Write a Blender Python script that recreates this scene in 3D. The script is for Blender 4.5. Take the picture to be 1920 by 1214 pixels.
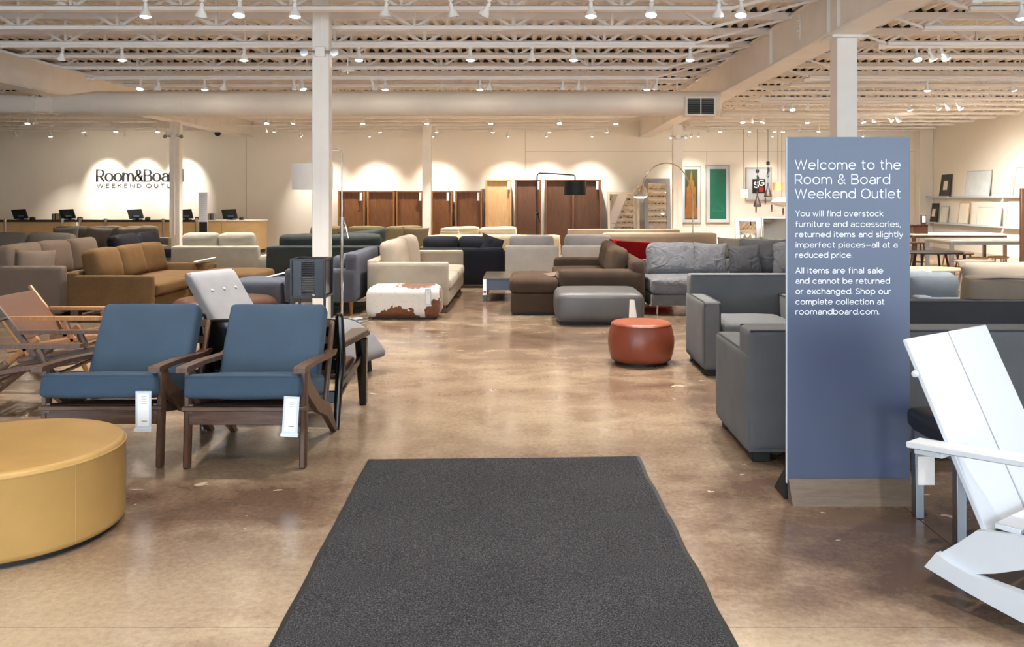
import bpy, bmesh, math, random
from mathutils import Vector, Matrix, Euler
random.seed(7)
SC = bpy.context.scene
COL = SC.collection
for o in list(bpy.data.objects): bpy.data.objects.remove(o)
PI = math.pi
F_PX, VX, VY, CAM_H = 1640.0, 990.0, 370.0, 1.52     # focal length and vanishing point in photo pixels, eye height in metres

# ------------------------------------------------------------------ camera
cam_d = bpy.data.cameras.new('camera')
cam = bpy.data.objects.new('camera', cam_d); COL.objects.link(cam)
cam.location = (0, 0, CAM_H); cam.rotation_euler = (PI/2, 0, 0)
cam_d.sensor_width = 36.0; cam_d.sensor_fit = 'HORIZONTAL'
cam_d.lens = 36.0*F_PX/1920.0
cam_d.shift_x = (960-VX)/1920.0
cam_d.shift_y = (VY-607)/1920.0
cam_d.clip_start = 0.05; cam_d.clip_end = 200
SC.camera = cam

# ------------------------------------------------------------------ world, daylight, exposure
W = bpy.data.worlds.new('world'); SC.world = W; W.use_nodes = True
wn = W.node_tree
bgn = wn.nodes['Background']
sky = wn.nodes.new('ShaderNodeTexSky'); sky.sky_type = 'NISHITA'
sky.sun_disc = False; sky.sun_elevation = math.radians(40); sky.sun_rotation = math.radians(30)
wn.links.new(sky.outputs[0], bgn.inputs[0]); bgn.inputs[1].default_value = 0.12
SC.view_settings.view_transform = 'Standard'; SC.view_settings.look = 'None'
SC.view_settings.gamma = 1.0; SC.view_settings.use_curve_mapping = False
SC.view_settings.exposure = 1.43
SC.cycles.use_denoising = True
SC.cycles.use_adaptive_sampling = True; SC.cycles.adaptive_threshold = 0.07; SC.cycles.adaptive_min_samples = 20
SC.cycles.debug_use_spatial_splits = True
SC.cycles.light_sampling_threshold = 0.02
SC.cycles.max_bounces = 5; SC.cycles.diffuse_bounces = 4; SC.cycles.glossy_bounces = 3
SC.cycles.caustics_reflective = False; SC.cycles.caustics_refractive = False
LAMP_W = 150.0
LAMP_RGB = (1.0, 0.94, 0.85)
def area(name, loc, rot, sx, sy, power, rgb):
    l = bpy.data.lights.new(name, 'AREA'); l.shape = 'RECTANGLE'; l.size = sx; l.size_y = sy
    l.energy = power; l.color = rgb
    o = bpy.data.objects.new(name, l); COL.objects.link(o); o.location = loc; o.rotation_euler = rot
    return o
# daylight entering through the shop front behind the camera
area('shop_front_daylight', (1.0, -3.35, 1.75), (PI/2, 0, 0), 21.0, 2.7, 470.0, (0.72, 0.86, 1.0))

# ------------------------------------------------------------------ helpers
def S(r, g, b):
    f = lambda c: (c/255.0)/12.92 if c <= 10 else ((c/255.0+0.055)/1.055)**2.4
    return (f(r), f(g), f(b), 1.0)
def PX(x, d): return (x-VX)/F_PX*d
def PZ(y, d): return CAM_H-(y-VY)/F_PX*d
def P(x, y, d): return Vector((PX(x, d), d, PZ(y, d)))

class B:
    """collects geometry for one mesh"""
    def __init__(s): s.v = []; s.f = []; s.mi = []; s.m = 0
    def add(s, vs, fs, M=None):
        o = len(s.v)
        for p in vs:
            p = Vector(p)
            s.v.append(M @ p if M else p)
        for f in fs:
            s.f.append(tuple(i+o for i in f)); s.mi.append(s.m)
        return s
    def box(s, x0, x1, y0, y1, z0, z1, bev=0.0, M=None):
        if bev <= 0:
            vs = [(x, y, z) for z in (z0, z1) for y in (y0, y1) for x in (x0, x1)]
            return s.add(vs, [(0,2,3,1),(4,5,7,6),(0,1,5,4),(2,6,7,3),(0,4,6,2),(1,3,7,5)], M)
        b = min(bev, (x1-x0)*.49, (y1-y0)*.49, (z1-z0)*.49)
        X = ((x0, x0+b), (x1, x1-b)); Y = ((y0, y0+b), (y1, y1-b)); Z = ((z0, z0+b), (z1, z1-b))
        vs = []; ix = {}
        for i in (0, 1):
            for j in (0, 1):
                for k in (0, 1):
                    for a in range(3):
                        ix[i, j, k, a] = len(vs)
                        vs.append((X[i][0 if a == 0 else 1], Y[j][0 if a == 1 else 1], Z[k][0 if a == 2 else 1]))
        q = ((0,0),(1,0),(1,1),(0,1)); fs = []
        for i in (0, 1):
            f = [ix[i, a, b_, 0] for a, b_ in q]; fs.append(f if i else f[::-1])
            f = [ix[a, i, b_, 1] for a, b_ in q]; fs.append(f[::-1] if i else f)
            f = [ix[a, b_, i, 2] for a, b_ in q]; fs.append(f if i else f[::-1])
        for i in (0, 1):
            for j in (0, 1):
                e = i ^ j
                f = [ix[i,j,0,0], ix[i,j,1,0], ix[i,j,1,1], ix[i,j,0,1]]; fs.append(f[::-1] if not e else f)
                f = [ix[i,0,j,0], ix[i,1,j,0], ix[i,1,j,2], ix[i,0,j,2]]; fs.append(f if not e else f[::-1])
                f = [ix[0,i,j,1], ix[1,i,j,1], ix[1,i,j,2], ix[0,i,j,2]]; fs.append(f[::-1] if not e else f)
                for k in (0, 1):
                    f = [ix[i,j,k,0], ix[i,j,k,1], ix[i,j,k,2]]
                    fs.append(f if (i+j+k) % 2 else f[::-1])
        return s.add(vs, fs, M)
    def bar(s, p0, p1, w, t, side=(1, 0, 0), bev=0.0, w1=None, t1=None):
        """rectangular bar from p0 to p1; w along side, t across"""
        p0 = Vector(p0); p1 = Vector(p1); d = (p1-p0); L = d.length; d.normalize()
        a = Vector(side); a = (a-d*a.dot(d)).normalized(); b = d.cross(a)
        M = Matrix(((a.x, b.x, d.x, p0.x), (a.y, b.y, d.y, p0.y), (a.z, b.z, d.z, p0.z), (0, 0, 0, 1)))
        k = len(s.v)
        s.box(-w/2, w/2, -t/2, t/2, 0, L, bev, M)
        if w1 or t1:
            sw = (w1 or w)/w; st = (t1 or t)/t
            Mi = M.inverted()
            for i in range(k, len(s.v)):
                q = Mi @ s.v[i]
                u = q.z/L
                s.v[i] = M @ Vector((q.x*(1+(sw-1)*u), q.y*(1+(st-1)*u), q.z))
        return s
    def tube(s, pts, r, n=8, closed=False, cap=True):
        pts = [Vector(p) for p in pts]; N = len(pts)
        rs = r if isinstance(r, (list, tuple)) else [r]*N
        o = len(s.v); vs = []; fs = []
        up = None
        for i, p in enumerate(pts):
            a = pts[(i-1) % N] if (closed or i > 0) else pts[i]
            b = pts[(i+1) % N] if (closed or i < N-1) else pts[i]
            t = (b-a).normalized()
            if up is None:
                up = Vector((0, 0, 1)) if abs(t.z) < .9 else Vector((1, 0, 0))
            up = (up-t*up.dot(t)).normalized(); sd = t.cross(up)
            for k in range(n):
                c = 2*PI*k/n
                vs.append(p+(up*math.cos(c)+sd*math.sin(c))*rs[i])
        for i in range(N if closed else N-1):
            j = (i+1) % N
            for k in range(n):
                l = (k+1) % n
                fs.append((i*n+k, i*n+l, j*n+l, j*n+k))
        if cap and not closed:
            fs.append(tuple(range(n))[::-1]); fs.append(tuple((N-1)*n+k for k in range(n)))
        return s.add(vs, fs)
    def lathe(s, prof, n=32, c=(0, 0, 0), M=None, sx=1, sy=1):
        vs = []; fs = []
        for r, z in prof:
            for k in range(n):
                a = 2*PI*k/n
                vs.append((c[0]+r*math.cos(a)*sx, c[1]+r*math.sin(a)*sy, c[2]+z))
        for i in range(len(prof)-1):
            for k in range(n):
                l = (k+1) % n
                fs.append((i*n+k, i*n+l, (i+1)*n+l, (i+1)*n+k))
        if prof[0][0] > 1e-5: fs.append(tuple(range(n))[::-1])
        if prof[-1][0] > 1e-5: fs.append(tuple((len(prof)-1)*n+k for k in range(n)))
        return s.add(vs, fs, M)
    def prism(s, poly, a0, a1, axis='y', M=None):
        """poly: list of 2d points; extruded along axis between a0 and a1"""
        n = len(poly); vs = []
        for a in (a0, a1):
            for u, v in poly:
                vs.append({'x': (a, u, v), 'y': (u, a, v), 'z': (u, v, a)}[axis])
        fs = [tuple(range(n)), tuple(range(n, 2*n))[::-1]]
        for i in range(n):
            j = (i+1) % n
            fs.append((i, i+n, j+n, j))
        return s.add(vs, fs, M)
    def soft(s, c, size, r=.04, puff=(0, 0, 0), n=8, wob=0.0, M=None):
        """rounded, puffed cushion box centred on c"""
        hx, hy, hz = (q/2 for q in size); h = (hx, hy, hz)
        r = min(r, hx*.98, hy*.98, hz*.98)
        key = {}; vs = []; fs = []
        ph = [random.uniform(0, 6.28) for _ in range(6)]
        def vert(q):
            k = tuple(round(a, 5) for a in q)
            if k in key: return key[k]
            p = Vector((q[0]*hx, q[1]*hy, q[2]*hz))
            cl = Vector((max(-(hx-r), min(hx-r, p.x)), max(-(hy-r), min(hy-r, p.y)), max(-(hz-r), min(hz-r, p.z))))
            d = p-cl
            if d.length > 1e-9: p = cl+d.normalized()*r
            u = (p.x/hx, p.y/hy, p.z/hz)
            for a in range(3):
                b, e = (a+1) % 3, (a+2) % 3
                p[a] += puff[a]*u[a]*max(0, 1-u[b]**2)**.7*max(0, 1-u[e]**2)**.7
            if wob:
                for a in range(3):
                    p[a] += wob*(math.sin(p[(a+1) % 3]*13/(.3+hx)+ph[a])*.5+math.sin(p[(a+2) % 3]*19/(.3+hy)+ph[a+3])*.5)
            key[k] = len(vs); vs.append(p+Vector(c)); return key[k]
        g = [math.sin(PI/2*(-1+2*i/n)) for i in range(n+1)]
        for a in range(3):
            for sg in (-1, 1):
                for i in range(n):
                    for j in range(n):
                        f = []
                        for (u, v) in ((g[i], g[j]), (g[i+1], g[j]), (g[i+1], g[j+1]), (g[i], g[j+1])):
                            q = [0, 0, 0]; q[a] = sg; q[(a+1) % 3] = u; q[(a+2) % 3] = v
                            f.append(vert(q))
                        fs.append(tuple(f) if sg > 0 else tuple(f[::-1]))
        return s.add(vs, fs, M)
    def pillow(s, w, h, t, M=None, n=12, wob=.006):
        """knife-edge throw pillow standing in the XZ plane, thickness along Y"""
        vs = []; fs = []; ph = [random.uniform(0, 6.28) for _ in range(4)]
        for sg in (-1, 1):
            for i in range(n+1):
                for j in range(n+1):
                    u = -1+2*i/n; v = -1+2*j/n
                    e = max(0, (1-u*u)*(1-v*v))**.42
                    k = 1-.06*(1-u*u)*0 
                    x = w/2*u*(1-.07*(1-abs(v)**2)*abs(u)**3); z = h/2*v*(1-.07*(1-abs(u)**2)*abs(v)**3)
                    y = sg*t/2*e + (wob*math.sin(u*7+ph[0])*math.sin(v*6+ph[1])*e if sg < 0 else 0)
                    vs.append((x, y, z))
        m = (n+1)*(n+1)
        for sg in (0, 1):
            for i in range(n):
                for j in range(n):
                    a = sg*m+i*(n+1)+j
                    f = (a, a+n+1, a+n+2, a+1)
                    fs.append(f if sg == 0 else f[::-1])
        return s.add(vs, fs, M)
    def sweep(s, path, sec, scale=None, M=None):
        """sweep section (list of (a,b): a along X, b along local normal) over a path in the YZ plane"""
        N = len(path); n = len(sec); vs = []; fs = []
        for i, (y, z) in enumerate(path):
            a = path[max(0, i-1)]; b = path[min(N-1, i+1)]
            ty, tz = b[0]-a[0], b[1]-a[1]; L = math.hypot(ty, tz); ty /= L; tz /= L
            ny, nz = -tz, ty
            k = scale[i] if scale else 1
            for (u, v) in sec: vs.append((u, y+ny*v*k, z+nz*v*k))
        for i in range(N-1):
            for k in range(n):
                l = (k+1) % n
                fs.append((i*n+k, i*n+l, (i+1)*n+l, (i+1)*n+k))
        fs.append(tuple(range(n))[::-1]); fs.append(tuple((N-1)*n+k for k in range(n)))
        return s.add(vs, fs, M)
    def mesh(s, name, mats, sharp=40):
        me = bpy.data.meshes.new(name)
        me.from_pydata([tuple(v) for v in s.v], [], s.f)
        bm = bmesh.new(); bm.from_mesh(me)
        bmesh.ops.remove_doubles(bm, verts=bm.verts, dist=1e-6)
        bmesh.ops.recalc_face_normals(bm, faces=bm.faces)
        bm.to_mesh(me); bm.free()
        if not isinstance(mats, (list, tuple)): mats = [mats]
        for m in mats: me.materials.append(m)
        if len(mats) > 1 and len(me.polygons) == len(s.mi):
            me.polygons.foreach_set('material_index', s.mi)
        me.polygons.foreach_set('use_smooth', [True]*len(me.polygons))
        me.set_sharp_from_angle(angle=math.radians(sharp))
        return me

def link(name, data, parent=None):
    o = bpy.data.objects.new(name, data); COL.objects.link(o)
    if parent is not None: o.parent = parent
    return o
def thing(name, label, cat, loc=(0, 0, 0), rz=0.0, group=None):
    o = link(name, None); o.empty_display_size = .1
    o.location = loc; o.rotation_euler = (0, 0, rz)
    return tag(o, label, cat, group)
def tag(o, label, cat, group=None):
    o['label'] = label; o['category'] = cat
    if group: o['group'] = group
    return o
def part(parent, name, b, m, sharp=40, label=None):
    o = link(name, b.mesh(name, m, sharp), parent)
    if label: o['label'] = label
    return o
def struct(name, b, m, label=None, parent=None, sharp=40):
    o = link(name, b.mesh(name, m, sharp), parent)
    if parent is None:
        o['kind'] = 'structure'
        if label: o['label'] = label
    return o
def RX(a, c=(0, 0, 0)): return Matrix.Translation(c) @ Matrix.Rotation(a, 4, 'X')
def RY(a, c=(0, 0, 0)): return Matrix.Translation(c) @ Matrix.Rotation(a, 4, 'Y')
def RZ(a, c=(0, 0, 0)): return Matrix.Translation(c) @ Matrix.Rotation(a, 4, 'Z')

# ------------------------------------------------------------------ materials
MATS = {}
def nodes(name):
    m = bpy.data.materials.new(name); m.use_nodes = True; nt = m.node_tree
    return m, nt, nt.nodes['Principled BSDF'], nt.nodes.new, nt.links.new
def ramp(nt, fac, stops):
    r = nt.nodes.new('ShaderNodeValToRGB'); e = r.color_ramp.elements
    e[0].position, e[0].color = stops[0]; e[1].position, e[1].color = stops[-1]
    for p, c in stops[1:-1]:
        q = e.new(p); q.color = c
    nt.links.new(fac, r.inputs[0]); return r.outputs[0]
def noise(nt, vec, scale, detail=4, rough=.5, dist=0):
    n = nt.nodes.new('ShaderNodeTexNoise'); n.inputs['Scale'].default_value = scale
    n.inputs['Detail'].default_value = detail; n.inputs['Roughness'].default_value = rough
    n.inputs['Distortion'].default_value = dist
    if vec is not None: nt.links.new(vec, n.inputs['Vector'])
    return n.outputs['Fac']
def mapping(nt, src, scale=(1, 1, 1), rot=(0, 0, 0), loc=(0, 0, 0)):
    m = nt.nodes.new('ShaderNodeMapping'); m.inputs['Scale'].default_value = scale
    m.inputs['Rotation'].default_value = rot; m.inputs['Location'].default_value = loc
    nt.links.new(src, m.inputs['Vector']); return m.outputs[0]
def texco(nt, which='Object'):
    return nt.nodes.new('ShaderNodeTexCoord').outputs[which]
def bump(nt, bs, h, strength=.3, dist=.01):
    b = nt.nodes.new('ShaderNodeBump'); b.inputs['Strength'].default_value = strength
    b.inputs['Distance'].default_value = dist
    nt.links.new(h, b.inputs['Height']); nt.links.new(b.outputs[0], bs.inputs['Normal'])
def sc(c, k): return (min(1, c[0]*k), min(1, c[1]*k), min(1, c[2]*k), 1)
def fabric(name, c, rough=.92, var=.16, weave=420, sheen=.25, bstr=.35, wrinkle=0):
    if name in MATS: return MATS[name]
    m, nt, bs, N, L = nodes(name)
    c = sc(c, .76)
    co = texco(nt)
    a = noise(nt, co, 5, 3); b = noise(nt, mapping(nt, co, (1, 1.0, 1.0)), weave, 2, .6)
    mx = N('ShaderNodeMix'); mx.data_type = 'FLOAT'; mx.inputs[0].default_value = .55
    L(a, mx.inputs[2]); L(b, mx.inputs[3])
    L(ramp(nt, mx.outputs[0], [(.3, sc(c, 1-var)), (.7, sc(c, 1+var))]), bs.inputs['Base Color'])
    bs.inputs['Roughness'].default_value = rough
    bs.inputs['Sheen Weight'].default_value = sheen; bs.inputs['Sheen Roughness'].default_value = .5
    bs.inputs['Sheen Tint'].default_value = sc(c, 1.6)
    bs.inputs['Specular IOR Level'].default_value = .2
    if wrinkle:
        w = noise(nt, mapping(nt, co, (1, 1, 1)), 5.5, 2, .5, 1.5)
        ad = N('ShaderNodeMath'); ad.operation = 'MULTIPLY_ADD'; ad.inputs[1].default_value = wrinkle; L(w, ad.inputs[0]); L(b, ad.inputs[2])
        b = ad.outputs[0]
    bump(nt, bs, b, bstr, .002)
    MATS[name] = m; return m
def leather(name, c, rough=.42, var=.10, spec=.5):
    if name in MATS: return MATS[name]
    m, nt, bs, N, L = nodes(name)
    c = sc(c, .8)
    co = texco(nt); a = noise(nt, co, 3.5, 4); v = N('ShaderNodeTexVoronoi'); v.inputs['Scale'].default_value = 260
    L(co, v.inputs['Vector'])
    L(ramp(nt, a, [(.3, sc(c, 1-var)), (.7, sc(c, 1+var))]), bs.inputs['Base Color'])
    bs.inputs['Roughness'].default_value = rough; bs.inputs['Specular IOR Level'].default_value = spec
    bump(nt, bs, v.outputs['Distance'], .12, .002)
    MATS[name] = m; return m
def wood(name, c1, c2, scale=(14, 14, 1.2), rough=.42, axis_rot=(0, 0, 0)):
    if name in MATS: return MATS[name]
    m, nt, bs, N, L = nodes(name)
    co = mapping(nt, texco(nt), scale, axis_rot)
    a = noise(nt, co, 3.0, 5, .6, 1.2); b = noise(nt, co, 14, 3, .6)
    mx = N('ShaderNodeMix'); mx.data_type = 'FLOAT'; mx.inputs[0].default_value = .3
    L(a, mx.inputs[2]); L(b, mx.inputs[3])
    L(ramp(nt, mx.outputs[0], [(.3, c1), (.68, c2)]), bs.inputs['Base Color'])
    bs.inputs['Roughness'].default_value = rough; bump(nt, bs, b, .08, .002)
    MATS[name] = m; return m
def paint(name, c, rough=.5, metal=0.0, var=.03, sc_=6, spec=.5, bstr=0.0):
    if name in MATS: return MATS[name]
    m, nt, bs, N, L = nodes(name)
    a = noise(nt, texco(nt), sc_, 1 if var < .04 else 3)
    L(ramp(nt, a, [(.3, sc(c, 1-var)), (.7, sc(c, 1+var))]), bs.inputs['Base Color'])
    bs.inputs['Roughness'].default_value = rough; bs.inputs['Metallic'].default_value = metal
    bs.inputs['Specular IOR Level'].default_value = spec
    if bstr: bump(nt, bs, a, bstr, .01)
    MATS[name] = m; return m
def glow(name, c, strength):
    if name in MATS: return MATS[name]
    m, nt, bs, N, L = nodes(name)
    bs.inputs['Base Color'].default_value = c
    bs.inputs['Emission Color'].default_value = c; bs.inputs['Emission Strength'].default_value = strength
    MATS[name] = m; return m

def floor_material():
    m, nt, bs, N, L = nodes('polished_concrete')
    geo = N('ShaderNodeNewGeometry').outputs['Position']
    flat = mapping(nt, geo, (1, 1, 0))
    big = noise(nt, flat, .45, 2, .55, .2)
    mid = noise(nt, mapping(nt, geo, (1, 1.3, 0)), 2.2, 5, .62, .3)
    fine = noise(nt, flat, 34, 4, .75)
    def math_(op, a, b=None, c=None):
        x = N('ShaderNodeMath'); x.operation = op
        for i_, v_ in enumerate((a, b, c)):
            if v_ is None: continue
            if isinstance(v_, (int, float)): x.inputs[i_].default_value = v_
            else: L(v_, x.inputs[i_])
        return x.outputs[0]
    def mixc(f, a, b):
        x = N('ShaderNodeMix'); x.data_type = 'RGBA'
        for s_, v_ in ((0, f), (6, a), (7, b)):
            if hasattr(v_, 'is_output'): L(v_, x.inputs[s_])
            else: x.inputs[s_].default_value = v_
        return x.outputs[2]
    # stained patches of the slab, where they lie in the shop: (x, y, radius, how brown)
    f = math_('MULTIPLY_ADD', big, .40, math_('MULTIPLY_ADD', mid, .36, math_('MULTIPLY', fine, .28)))
    for (px_, py_, rx_, ry_, am) in ((-1.45, 4.3, .8, .45, .15), (1.9, 4.1, 1.15, 1.3, .15), (1.0, 6.6, 1.0, .8, .09), (.1, 9.0, 1.5, 1.6, .09), (-.9, 3.2, 1.3, .8, -.10), (.1, 6.0, 1.3, .7, -.07), (-2.2, 3.1, .9, .6, -.11), (1.1, 2.85, .9, .35, -.12), (-1.3, 5.2, .9, .5, -.05)):
        v = N('ShaderNodeVectorMath'); v.operation = 'LENGTH'
        L(mapping(nt, geo, (1/rx_, 1/ry_, 0), (0, 0, 0), (-px_/rx_, -py_/ry_, 0)), v.inputs[0])
        w = N('ShaderNodeMapRange'); w.interpolation_type = 'SMOOTHSTEP'
        w.inputs['From Min'].default_value = 1.15; w.inputs['From Max'].default_value = .35
        L(math_('ADD', v.outputs['Value'], math_('MULTIPLY_ADD', mid, 1.2, -.6)), w.inputs['Value'])
        f = math_('MULTIPLY_ADD', w.outputs[0], -am, f)
    c = ramp(nt, f, [(.34, S(100, 80, 66)), (.45, S(124, 103, 86)), (.54, S(144, 124, 104)), (.68, S(176, 158, 134))])
    # pale chips where the coating has come off
    v = N('ShaderNodeTexVoronoi'); v.inputs['Scale'].default_value = 5.0
    wob = N('ShaderNodeVectorMath'); wob.operation = 'ADD'
    nn = N('ShaderNodeTexNoise'); nn.inputs['Scale'].default_value = 12; L(flat, nn.inputs['Vector'])
    wsc = N('ShaderNodeVectorMath'); wsc.operation = 'SCALE'; wsc.inputs['Scale'].default_value = .16
    L(nn.outputs['Color'], wsc.inputs[0]); L(mapping(nt, geo, (.75, 1.25, 0)), wob.inputs[0]); L(wsc.outputs[0], wob.inputs[1])
    L(wob.outputs[0], v.inputs['Vector'])
    rnd = N('ShaderNodeSeparateColor'); L(v.outputs['Color'], rnd.inputs[0])
    lim = math_('MULTIPLY', math_('POWER', rnd.outputs[0], 2.0), .20)
    chip = math_('LESS_THAN', v.outputs['Distance'], lim)
    zone = math_('LESS_THAN', f, .49)
    chip2 = math_('MULTIPLY', math_('MULTIPLY', chip, zone), math_('GREATER_THAN', rnd.outputs[1], .3))
    spk = math_('GREATER_THAN', noise(nt, mapping(nt, geo, (1, 1.8, 0)), 38, 3, .6, .5), .735)
    al = math_('MAXIMUM', math_('MULTIPLY', chip2, .75), math_('MULTIPLY', spk, .3))
    L(mixc(al, c, S(206, 192, 168)), bs.inputs['Base Color'])
    L(ramp(nt, mid, [(.3, (.12, .12, .12, 1)), (.7, (.27, .27, .27, 1))]), bs.inputs['Roughness'])
    bs.inputs['Specular IOR Level'].default_value = .7
    bump(nt, bs, fine, .05, .004)
    return m

def cowhide_material():
    m, nt, bs, N, L = nodes('cowhide')
    co = texco(nt)
    nz = noise(nt, mapping(nt, co, (1, 1, 1)), 9, 4, .6)
    def spot(cx, cy, cz, rx, ry, rz):
        v = N('ShaderNodeVectorMath'); v.operation = 'LENGTH'
        L(mapping(nt, co, (1/rx, 1/ry, 1/rz), (0, 0, 0), (-cx/rx, -cy/ry, -cz/rz)), v.inputs[0])
        a = N('ShaderNodeMath'); a.operation = 'MULTIPLY_ADD'; a.inputs[1].default_value = 1.1; L(nz, a.inputs[0]); L(v.outputs['Value'], a.inputs[2])
        s_ = N('ShaderNodeMath'); s_.operation = 'LESS_THAN'; s_.inputs[1].default_value = 1.45; L(a.outputs[0], s_.inputs[0]); return s_.outputs[0]
    mask = None
    for q in ((-.06, -.2, .0, .30, .3, .19), (.42, -.18, .05, .17, .3, .24), (.2, -.06, .46, .36, .42, .085), (.47, .0, .3, .05, .2, .22)):
        k = spot(*q)
        if mask is None: mask = k
        else:
            x = N('ShaderNodeMath'); x.operation = 'MAXIMUM'; L(mask, x.inputs[0]); L(k, x.inputs[1]); mask = x.outputs[0]
    fr = noise(nt, co, 40, 3)
    w = ramp(nt, fr, [(.2, S(206, 202, 196)), (.45, S(228, 226, 222))])
    br = ramp(nt, fr, [(.3, S(92, 54, 28)), (.7, S(128, 76, 42))])
    x = N('ShaderNodeMix'); x.data_type = 'RGBA'; L(mask, x.inputs[0]); L(w, x.inputs[6]); L(br, x.inputs[7])
    L(x.outputs[2], bs.inputs['Base Color']); bs.inputs['Roughness'].default_value = .6
    bs.inputs['Sheen Weight'].default_value = .2
    bump(nt, bs, noise(nt, mapping(nt, co, (60, 60, 8)), 6, 2), .08, .003)
    return m
def carpet_material():
    m, nt, bs, N, L = nodes('mat_pile')
    co = texco(nt); a = noise(nt, co, 170, 3, .8); b = noise(nt, co, 2.5, 3)
    mx = N('ShaderNodeMix'); mx.data_type = 'FLOAT'; mx.inputs[0].default_value = .93
    L(b, mx.inputs[2]); L(a, mx.inputs[3])
    L(ramp(nt, mx.outputs[0], [(.34, S(22, 22, 25)), (.5, S(53, 53, 57)), (.66, S(98, 98, 100))]), bs.inputs['Base Color'])
    bs.inputs['Roughness'].default_value = .95; bs.inputs['Specular IOR Level'].default_value = .1
    bump(nt, bs, a, .5, .004); return m
# ================================================================== SETTING
WALL_Y, LEFT_X, RIGHT_X, FRONT_Y = 27.0, -17.5, 12.35, -3.6
DECK_Z = 3.97
JB, JT = 3.52, 3.90              # joist bottom and top chord heights
M_wall = paint('wall_paint', S(240, 233, 220), .75, var=.015, sc_=.8)
M_steel = paint('white_painted_steel', S(240, 234, 227), .5, var=.03, sc_=3)
M_deck = paint('roof_deck_paint', S(240, 228, 212), .6, var=.05, sc_=2)
M_col = paint('column_paint', S(238, 234, 226), .45, var=.02)
M_duct = paint('duct_paint', S(234, 224, 210), .5, var=.03, sc_=2)
M_dark = paint('black_metal', S(22, 22, 24), .35)
M_black = paint('matte_black', S(16, 16, 17), .6)
M_chrome = paint('chrome', S(215, 212, 208), .12, 1.0, .02)
M_steelb = paint('brushed_steel', S(190, 188, 186), .3, 1.0, .04)
M_white = paint('white_paint', S(196, 201, 208), .4, var=.01)
M_card = paint('white_card', S(245, 245, 243), .6, var=.01)
M_ink = paint('grey_ink', S(120, 120, 125), .7)
M_red = paint('red_ink', S(190, 40, 45), .7)
M_floor = floor_material()
M_joint = paint('saw_cut', S(128, 110, 92), .8)

# floor: slabs with saw-cut joints between them
b = B().box(LEFT_X, RIGHT_X, FRONT_Y, WALL_Y, -.12, -.012)
floor = struct('floor', b, M_joint, 'polished brown and tan concrete floor with pale chips')
xs = [LEFT_X, -13.4, -8.3, -3.25, 1.845, 6.9, RIGHT_X]; ys = [FRONT_Y, 3.09, 8.2, 13.3, 18.4, 23.2, WALL_Y]
for i in range(len(xs)-1):
    for j in range(len(ys)-1):
        part(floor, 'floor_slab', B().box(xs[i]+.003, xs[i+1]-.003, ys[j]+.003, ys[j+1]-.003, -.05, 0), M_floor)

# walls
b = B().box(LEFT_X-.3, RIGHT_X+.3, WALL_Y+.02, WALL_Y+.25, -.1, 4.4)
wall_back = struct('wall_back', b, paint('wall_seam', S(196, 180, 156), .8), 'cream painted back wall of wide panels')
X1, X2, X3, Z1 = PX(462, WALL_Y), PX(985, WALL_Y), PX(1325, WALL_Y), PZ(284, WALL_Y)
for (a, c, z0, z1) in ((LEFT_X, X1, 0, 4.3), (X1, X2, 0, 4.3), (X2, RIGHT_X, Z1, 4.3), (X2, X3, 0, Z1), (X3, RIGHT_X, 0, Z1)):
    part(wall_back, 'wall_panel', B().box(a+.008, c-.008, WALL_Y, WALL_Y+.04, z0+.008 if z0 else 0, z1-.008), M_wall)
struct('wall_left', B().box(LEFT_X-.25, LEFT_X, FRONT_Y, WALL_Y, -.1, 4.3), M_wall, 'cream painted left wall')
struct('wall_right', B().box(RIGHT_X, RIGHT_X+.25, FRONT_Y, WALL_Y, -.1, 4.3), M_wall, 'cream painted right wall above the picture ledges')
struct('trim_1', B().box(RIGHT_X-.42, RIGHT_X-.003, WALL_Y-.35, WALL_Y-.003, 0, 3.9, .01), M_wall, 'cream boxed pier in the far right corner')
# shop front behind the camera: sill, header, mullions, glass
b = B().box(LEFT_X, RIGHT_X, FRONT_Y-.2, FRONT_Y, -.1, .35).box(LEFT_X, RIGHT_X, FRONT_Y-.2, FRONT_Y, 3.15, 4.3)
b.box(LEFT_X, -9.6, FRONT_Y-.2, FRONT_Y, .35, 3.15).box(11.6, RIGHT_X, FRONT_Y-.2, FRONT_Y, .35, 3.15)
wf = struct('wall_front', b, M_wall, 'front wall with the shop windows')
M_glass, nt_, bs_, N_, L_ = nodes('window_glass')
bs_.inputs['Transmission Weight'].default_value = 1; bs_.inputs['Roughness'].default_value = 0; bs_.inputs['IOR'].default_value = 1.1
NW = 8; wx = [-9.6+21.2*i/NW for i in range(NW+1)]
for i in range(NW):
    o = struct('window_%d' % (i+1), B().box(wx[i]+.04, wx[i+1]-.04, FRONT_Y-.11, FRONT_Y-.1, .35, 3.15), M_glass, 'shop front window pane')
    part(o, 'window_frame', B().box(wx[i], wx[i]+.04, FRONT_Y-.16, FRONT_Y-.04, .35, 3.15).box(wx[i+1]-.04, wx[i+1], FRONT_Y-.16, FRONT_Y-.04, .35, 3.15), M_steelb)

# ceiling: fluted steel deck running front to back
pitch = .155; vs = []; fs = []; x = LEFT_X-.1; prof = []
while x < RIGHT_X+.1:
    for dx, dz in ((0, 0), (.05, 0), (.075, .042), (.13, .042)): prof.append((x+dx, DECK_Z+dz))
    x += pitch
for (u, z) in prof: vs += [(u, FRONT_Y, z), (u, WALL_Y+.2, z)]
for i in range(len(prof)-1): fs.append((2*i, 2*i+1, 2*i+3, 2*i+2))
b = B().add(vs, fs); b.box(LEFT_X-.2, RIGHT_X+.2, FRONT_Y-.1, WALL_Y+.2, DECK_Z+.08, DECK_Z+.2)
ceiling = struct('ceiling', b, M_deck, 'cream fluted steel roof deck on open joists', sharp=20)

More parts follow.
